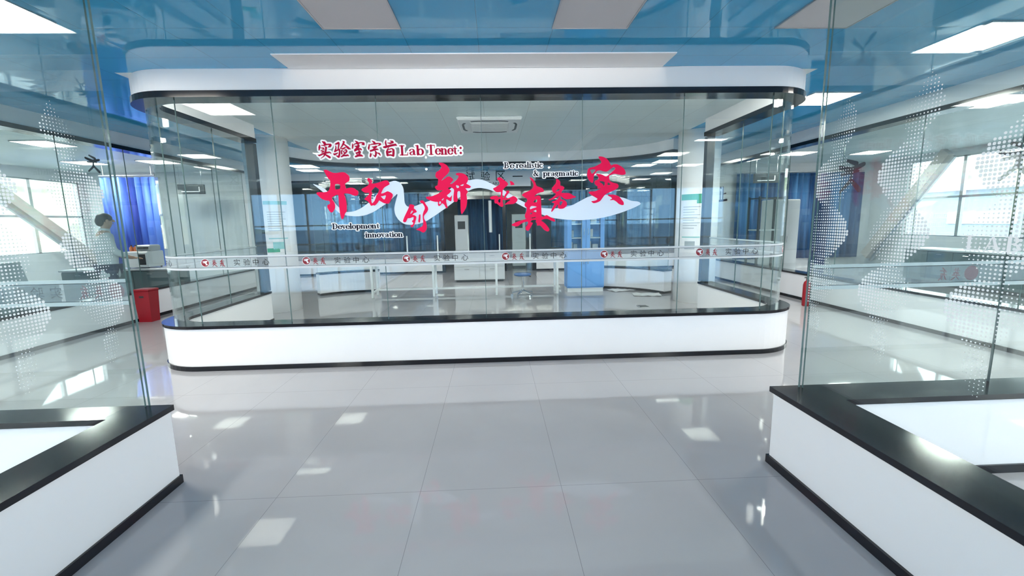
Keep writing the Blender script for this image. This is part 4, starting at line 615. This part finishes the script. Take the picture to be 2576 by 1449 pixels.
curtain('slate blue curtain hanging left of the far doorway',-5.6,-1.75,15.2,.6,2.5,CURT2)
curtain('dark blue curtain filling the far doorway',-1.3,.5,16.4,.1,2.4,CURT2)
curtain('slate blue curtain hanging right of the far doorway',2.0,5.6,15.2,.6,2.5,CURT2)
curtain('vivid blue curtain at far left beyond the left outer room bench',-9.3,-8.0,11.0,.35,2.72,CURT)
curtain('slate blue curtain on the end wall of the right outer room',6.9,10.6,12.35,.3,2.72,CURT2)
for x,lab in ((-1.04,'pale grey equipment cabinet left of the dark doorway curtain'),(.83,'pale grey equipment cabinet right of the dark doorway curtain')):
    t=thing('equipment_cabinet',lab,'cabinet',(x,14.6,0),0,'tall equipment cabinets in the rear test area')
    MB().bevbox(-.22,.22,-.2,.25,.05,1.75,.01).build('carcass',CABW,t); MB().box(-.2,.2,-.18,.23,0,.05).build('plinth',CHAR,t)
    MB().bevbox(-.20,.20,-.215,-.2,.62,1.72,.004).build('door',PLAST,t); MB().bevbox(-.20,.20,-.215,-.2,.08,.6,.004).build('door',PLAST,t); MB().box(-.12,.12,-.219,-.215,1.3,1.55).build('display_panel',DARKP,t)
# ------------------------------------------------------------------ side corridors: red bins
def bin_(label,x,y):
    t=thing('waste_bin',label,'bin',(x,y,0))
    vs=[];
    for z,s in ((0,.10),(.5,.12)): vs+=[(-s,-s*.9,z),(s,-s*.9,z),(s,s*.9,z),(-s,s*.9,z)]
    MB().add(vs,[(3,2,1,0),(0,1,5,4),(1,2,6,5),(2,3,7,6),(3,0,4,7),(4,5,6,7)]).build('body',REDP,t); MB().bevbox(-.125,.125,-.115,.115,.5,.54,.012).build('lid',REDP,t); MB().box(-.035,.035,-.108,-.098,.40,.43).build('handle',DARKP,t)
bin_('red waste bin in the left corridor at the curved glass corner',-5.70,7.28)
fe=thing('fire_extinguisher','red fire extinguisher at the right corridor glass, just showing past the dotted glass','fire extinguisher',(5.25,7.05,0))
MB().lathe([(.05,0),(.058,.02),(.058,.36),(.045,.41),(.02,.43),(.02,.45)],0,0,24).build('body',REDP,fe,smooth=True)
MB().box(-.012,.012,-.015,.015,.45,.48).tube((-.05,0,.48),(.05,0,.50),.008).tube((.02,0,.46),(.06,0,.30),.007).build('valve_handle',DARKP,fe)
# ------------------------------------------------------------------ left outer room
def lab_counter(label,x,y,wx,wy,rz=0,h=.76):
    t=thing('lab_counter',label,'lab counter',(x,y,0),rz,'lab counters in the outer rooms')
    MB().box(-wx/2,wx/2,-wy/2+.04,wy/2,.08,h-.035).build('carcass',BENCH,t); MB().box(-wx/2+.02,wx/2-.02,-wy/2+.08,wy/2,0,.08).build('plinth',DARKP,t); MB().bevbox(-wx/2-.02,wx/2+.02,-wy/2,wy/2+.02,h-.035,h,.006).build('worktop',TOPG,t)
    n=max(2,int(wx/.5))
    for i in range(n):
        a=-wx/2+wx*i/n+.006; b=-wx/2+wx*(i+1)/n-.006; d=MB().bevbox(a,b,-wy/2+.022,-wy/2+.04,.09,h-.05,.004).build('door',BENCH,t); MB().tube(((a+b)/2-.05,-wy/2,h-.1),((a+b)/2+.05,-wy/2,h-.1),.006).build('handle',CHROME,d)
    return t
lab_counter('dark fronted lab counter carrying the white oven, left outer room',-7.15,8.75,1.95,.6)
lab_counter('dark fronted lab counter behind the left dotted glass',-7.9,6.5,2.6,.65)
ov=thing('drying_oven','white bench oven with a dark window on the left outer room counter','oven',(-6.74,8.72,.76))
MB().bevbox(-.24,.20,-.2,.2,.02,.32,.012).build('casing',PLAST,ov); MB().bevbox(.02,.19,-.215,-.2,.04,.30,.004).build('door',PLAST,ov); MB().box(.045,.165,-.218,-.214,.07,.27).build('window_pane',DARKP,ov)
for x in(-.2,.16):
    for y in(-.16,.16): MB().tube((x,y,0),(x,y,.02),.015).build('foot',DARKP,ov)
pn=thing('printer','small grey printer standing on top of the white oven','printer',(-6.66,8.72,1.08))
MB().bevbox(-.13,.13,-.13,.13,0,.12,.02).build('casing',TOPG,pn); MB().box(-.09,.09,-.15,-.12,.03,.04).build('tray',CHAR,pn); MB().box(-.10,.10,-.132,-.129,.05,.08).build('slot',DARKP,pn)
for i,x in enumerate((-6.96,-6.88)):
    t=thing('reagent_bottle','amber reagent bottle on the oven, '+('left one of two' if i==0 else 'right one of two, beside the printer'),'bottle',(x,8.7,1.08),0,'amber bottles on the oven')
    MB().lathe([(.03,0),(.032,.01),(.032,.07),(.014,.09),(.014,.1)],0,0,16).build('body',ORANGE,t,smooth=True); MB().lathe([(.017,.1),(.017,.12)],0,0,12).build('cap',DARKP,t)
eq=thing('analyser','pale grey bench analyser with sloped sides behind the left dot print','lab instrument',(-7.15,6.42,.76))
vs=[(-.28,-.25,0),(.28,-.25,0),(.28,.25,0),(-.28,.25,0),(-.22,-.2,.30),(.24,-.2,.30),(.24,.22,.30),(-.22,.22,.30)]
MB().add(vs,[(0,3,2,1),(4,5,6,7),(0,1,5,4),(1,2,6,5),(2,3,7,6),(3,0,4,7)]).build('casing',TOPG,eq); MB().box(-.08,.16,-.245,-.235,.09,.20).build('screen',DARKP,eq)
rt=thing('tray','long red rimmed tray with grey racks on the left counter','tray',(-8.15,6.42,.76))
MB().bevbox(-.55,.55,-.2,.2,0,.04,.01).build('base',CHAR,rt); MB().box(-.55,.55,-.205,-.19,.03,.07).box(-.55,.55,.19,.205,.03,.07).build('rim',REDP,rt); 
for i in range(5): MB().bevbox(-.5+i*.2,-.36+i*.2,-.13,.13,.04,.16,.008).build('rack',TOPG,rt)
# ------------------------------------------------------------------ hanging signs and braces
def hang(label,x,y,rz):
    t=thing('hanging_sign',label,'hanging sign',(x,y,2.35),rz,'dark hanging signs in the outer rooms')
    MB().bevbox(-.3,.3,-.03,.03,0,.24,.006).build('board',CHAR,t); MB().box(-.22,.2,-.034,-.03,.05,.07).box(.18,.2,-.034,-.03,.05,.18).build('marking',LOGOW,t)
    for s in(-.25,.25): MB().tube((s,0,.24),(s,0,.66),.004).build('wire',CHROME,t)
hang('dark hanging sign seen through the left side glass',-7.6,11.6,.15); hang('dark hanging sign seen through the right side glass',6.9,11.0,-.15)
def brace(label,axis_x,y0,z0,y1,z1,th):
    t=thing('roof_brace',label,'brace',(axis_x,(y0+y1)/2,min(z0,z1)),0,'diagonal braces across the outer windows'); d=Vector((0,y1-y0,z1-z0)).normalized(); n=Vector((0,-d.z,d.y))
    m_=MB(); P=[Vector((axis_x,y0,z0)),Vector((axis_x,y1,z1))]; vs=[]
    for p in P:
        for sx,sn in ((-1,-1),(1,-1),(1,1),(-1,1)): vs.append(p+Vector((sx*.07,0,0))+n*(sn*th/2))
    m_.add(vs,[(0,3,2,1),(4,5,6,7),(0,1,5,4),(1,2,6,5),(2,3,7,6),(3,0,4,7)]); m_.build('beam',mat('brace_paint',(.66,.60,.55),.7),t,off=t.location)
    m2=MB(); vs=[]
    for p in P:
        for sx,sn in ((-1,-1),(1,-1),(1,1),(-1,1)): vs.append(p+n*(-th*.9)+Vector((sx*.03,0,0))+n*(sn*.03))
    m2.add(vs,[(0,3,2,1),(4,5,6,7),(0,1,5,4),(1,2,6,5),(2,3,7,6),(3,0,4,7)]); m2.build('tie_rod',ALU,t,off=t.location)
brace('pale diagonal brace across the left window',-10.75,9.5,2.95,12.6,.4,.22); brace('pale diagonal brace across the right window',10.75,10.2,2.95,12.2,.35,.24)
# ------------------------------------------------------------------ right outer room
lab_counter('dark fronted lab counter under the right window',9.6,8.2,2.6,.65,-math.pi/2)
rk=thing('open_rack','dark framed open rack with white shelves beside the right side glass','rack',(6.15,9.7,0))
for x in(-.3,.3):
    for y in(-.2,.2): MB().box(x-.02,x+.02,y-.02,y+.02,0,1.95).build('post',CHAR,rk)
for z in(.2,.7,1.2,1.9): MB().box(-.3,.3,-.2,.2,z,z+.025).build('shelf',CABW if z<1.5 else CHAR,rk)
wc=thing('wall_cabinet','tall white cabinet seen through the right side glass','cabinet',(6.85,10.3,0))
MB().bevbox(-.3,.3,-.25,.25,.06,1.9,.008).build('carcass',CABW,wc); MB().box(-.28,.28,-.22,.24,0,.06).build('plinth',CHAR,wc)
for x0,x1 in((-.295,-.003),(.003,.295)):
    d=MB().bevbox(x0,x1,-.268,-.25,.08,1.88,.004).build('door',PLAST,wc); hx=-.03 if x0<-.1 else .03; MB().tube((hx,-.29,.9),(hx,-.29,1.05),.006).build('handle',CHROME,d)
dk=thing('notice_panel','tall dark blue panel standing at the right corridor end of the glass','panel',(6.86,9.0,0))
MB().bevbox(-.16,.16,-.03,.03,.12,2.2,.006).build('board',mat('dark_blue_panel',(.015,.035,.13),.3),dk); MB().box(-.18,.18,-.16,.16,0,.02).box(-.02,.02,-.02,.02,.02,.12).build('foot',CHAR,dk)
# ------------------------------------------------------------------ outside
def ground(): 
    m_=MB().box(-160,160,-160,160,-.5,-.14); o=m_.build('ground_outside',ASPH); o['kind']='structure'; o['label']='ground outside the building'
ground()
def hill(name,label,x0,x1,y0,y1,zf):
    m_=MB(); n=26; vs=[]; rnd=random.Random(3)
    for j in range(n+1):
        for i in range(n+1):
            x=x0+(x1-x0)*i/n; y=y0+(y1-y0)*j/n; vs.append((x,y,zf(x,y)+rnd.uniform(-.5,.5)))
    m_.add(vs,[(j*(n+1)+i,j*(n+1)+i+1,(j+1)*(n+1)+i+1,(j+1)*(n+1)+i) for i in range(n) for j in range(n)]); o=m_.build(name,HILL,smooth=True); tag(o,label,'hill'); o['kind']='stuff'
hill('hillside','scrub covered hillside outside the left window',-90,-22,-40,90,lambda x,y:min(9,(-22-x)*.22)-.6+1.2*math.sin(y*.13))
hill('hillside','scrub covered hillside outside the right window',30,100,-40,90,lambda x,y:min(9,(x-30)*.20)-.6+1.2*math.sin(y*.11+1))
bd_=thing('building','grey blue low building with white stripes outside the right window','building',(24,22,-.14))
MB().box(-4,4,-9,9,0,2.6).build('wall',BLDG,bd_); MB().box(-4.3,4.3,-9.3,9.3,2.6,2.85).build('roof',CABW,bd_)
for y in(-6,-1,4): MB().box(-4.06,-4,y,y+2.6,1.2,1.7).build('window_strip',PLAST,bd_)
# ------------------------------------------------------------------ person in the white coat
def skin(verts,edges,rad,sub=2):
    me=bpy.data.meshes.new('s'); me.from_pydata(verts,edges,[]); 
    b=bmesh.new(); b.from_mesh(me); b.verts.layers.skin.verify(); b.to_mesh(me); b.free()
    for i,d in enumerate(me.skin_vertices[0].data): d.radius=rad[i] if isinstance(rad[i],tuple) else (rad[i],rad[i]); d.use_root=(i==0)
    o=bpy.data.objects.new('s',me); COL.objects.link(o); m1=o.modifiers.new('a','SKIN'); m1.use_smooth_shade=True; m2=o.modifiers.new('b','SUBSURF'); m2.levels=sub; m2.render_levels=sub
    dg=bpy.context.evaluated_depsgraph_get(); dg.update(); r=bpy.data.meshes.new_from_object(o.evaluated_get(dg)); bpy.data.objects.remove(o); return r
def from_mesh(name,me,m,parent):
    me.materials.clear(); me.materials.append(m)
    for p in me.polygons: p.use_smooth=True
    o=bpy.data.objects.new(name,me); COL.objects.link(o); o.parent=parent; return o
ps=thing('person','person in white lab coat, short black hair, standing behind the left dotted glass','person',(-6.62,7.75,0),2.5)
V=[(0,0,.95),(0,0,1.12),(0,.01,1.30),(0,.0,1.42),(0,-.02,1.50),(0,-.05,1.57),(0,-.06,1.65),(0,-.05,1.71)]
Ed=[(i,i+1) for i in range(7)]; Rd=[(.15,.11),(.14,.105),(.16,.11),(.12,.085),(.052,.052),(.068,.08),(.078,.092),(.05,.06)]
def chain(start,pts,rs):
    k=start
    for p,r in zip(pts,rs): V.append(p); Rd.append(r); Ed.append((k,len(V)-1)); k=len(V)-1
    return k
for s in(-1,1):
    chain(0,[(s*.09,0,.86),(s*.10,-.01,.50),(s*.10,.02,.09),(s*.10,-.10,.035)],[.088,.06,.043,.035])
    hd=chain(3,[(s*.17,.0,1.40),(s*.23,-.04,1.14),(s*.17,-.25,1.02),(s*.14,-.31,1.01)],[.055,.043,.033,.028])
    for f,(dx,dz,l) in enumerate([(-.028,0,.075),(-.010,.004,.085),(.010,.003,.08),(.027,-.002,.062)]):
        chain(hd,[(s*.14+dx,-.355,1.005+dz),(s*.14+dx*1.1,-.355-l*.55,.995+dz),(s*.14+dx*1.1,-.355-l,.975+dz)],[.0105,.0088,.007])
    chain(hd,[(s*.14-s*.034,-.335,1.0),(s*.14-s*.05,-.37,.985)],[.011,.008])
me=skin(V,Ed,Rd,2); body=from_mesh('body',me,SKIN,ps)
fm=MB().ell((0,-.155,1.645),(.014,.02,.022)).ell((-.03,-.138,1.665),(.013,.008,.009)).ell((.03,-.138,1.665),(.013,.008,.009)).ell((0,-.142,1.60),(.026,.008,.008)).ell((-.08,-.05,1.645),(.012,.022,.034)).ell((.08,-.05,1.645),(.012,.022,.034)); fb=fm.build('face_features',SKIN,None)
# merge face features into the body mesh
bm_v=[tuple(v.co) for v in fb.data.vertices]; bm_f=[tuple(p.vertices) for p in fb.data.polygons]; bpy.data.objects.remove(fb)
k=len(body.data.vertices); allv=[tuple(v.co) for v in body.data.vertices]+bm_v; allf=[tuple(p.vertices) for p in body.data.polygons]+[tuple(i+k for i in f) for f in bm_f]
nm=bpy.data.meshes.new('body'); nm.from_pydata(allv,[],allf); body.data=nm; nm.materials.append(SKIN)
for p in nm.polygons: p.use_smooth=True
hm=MB().ell((0,-.035,1.695),(.092,.108,.085),20,12).ell((0,.03,1.64),(.082,.06,.085),18,10); hm.build('hair',HAIR,ps,smooth=True)
Vc=[(0,0,.98),(0,.0,1.12),(0,.01,1.30),(0,0,1.43),(0,0,.80),(0,0,.62),(-.17,0,1.405),(-.23,-.04,1.14),(-.18,-.21,1.04),(.17,0,1.405),(.23,-.04,1.14),(.18,-.21,1.04)]
Ec=[(0,1),(1,2),(2,3),(0,4),(4,5),(3,6),(6,7),(7,8),(3,9),(9,10),(10,11)]
from_mesh('lab_coat',skin(Vc,Ec,[(.19,.145),(.175,.14),(.19,.145),(.12,.10),(.20,.15),(.21,.16),.075,.062,.05,.075,.062,.05],2),COAT,ps)
MB().tube((0,-.01,1.44),(0,-.02,1.52),.085,.07,16).build('collar',COAT,ps)
Vt=[(0,0,.93),(-.095,0,.84),(-.105,-.01,.50),(-.105,.015,.11),(.095,0,.84),(.105,-.01,.50),(.105,.015,.11)]
from_mesh('trousers',skin(Vt,[(0,1),(1,2),(2,3),(0,4),(4,5),(5,6)],[(.165,.125),.105,.08,.072,.105,.08,.072],2),TROU,ps)
for s in(-1,1): MB().ell((s*.10,-.05,.042),(.052,.135,.042)).build('shoe',SHOE,ps,smooth=True)
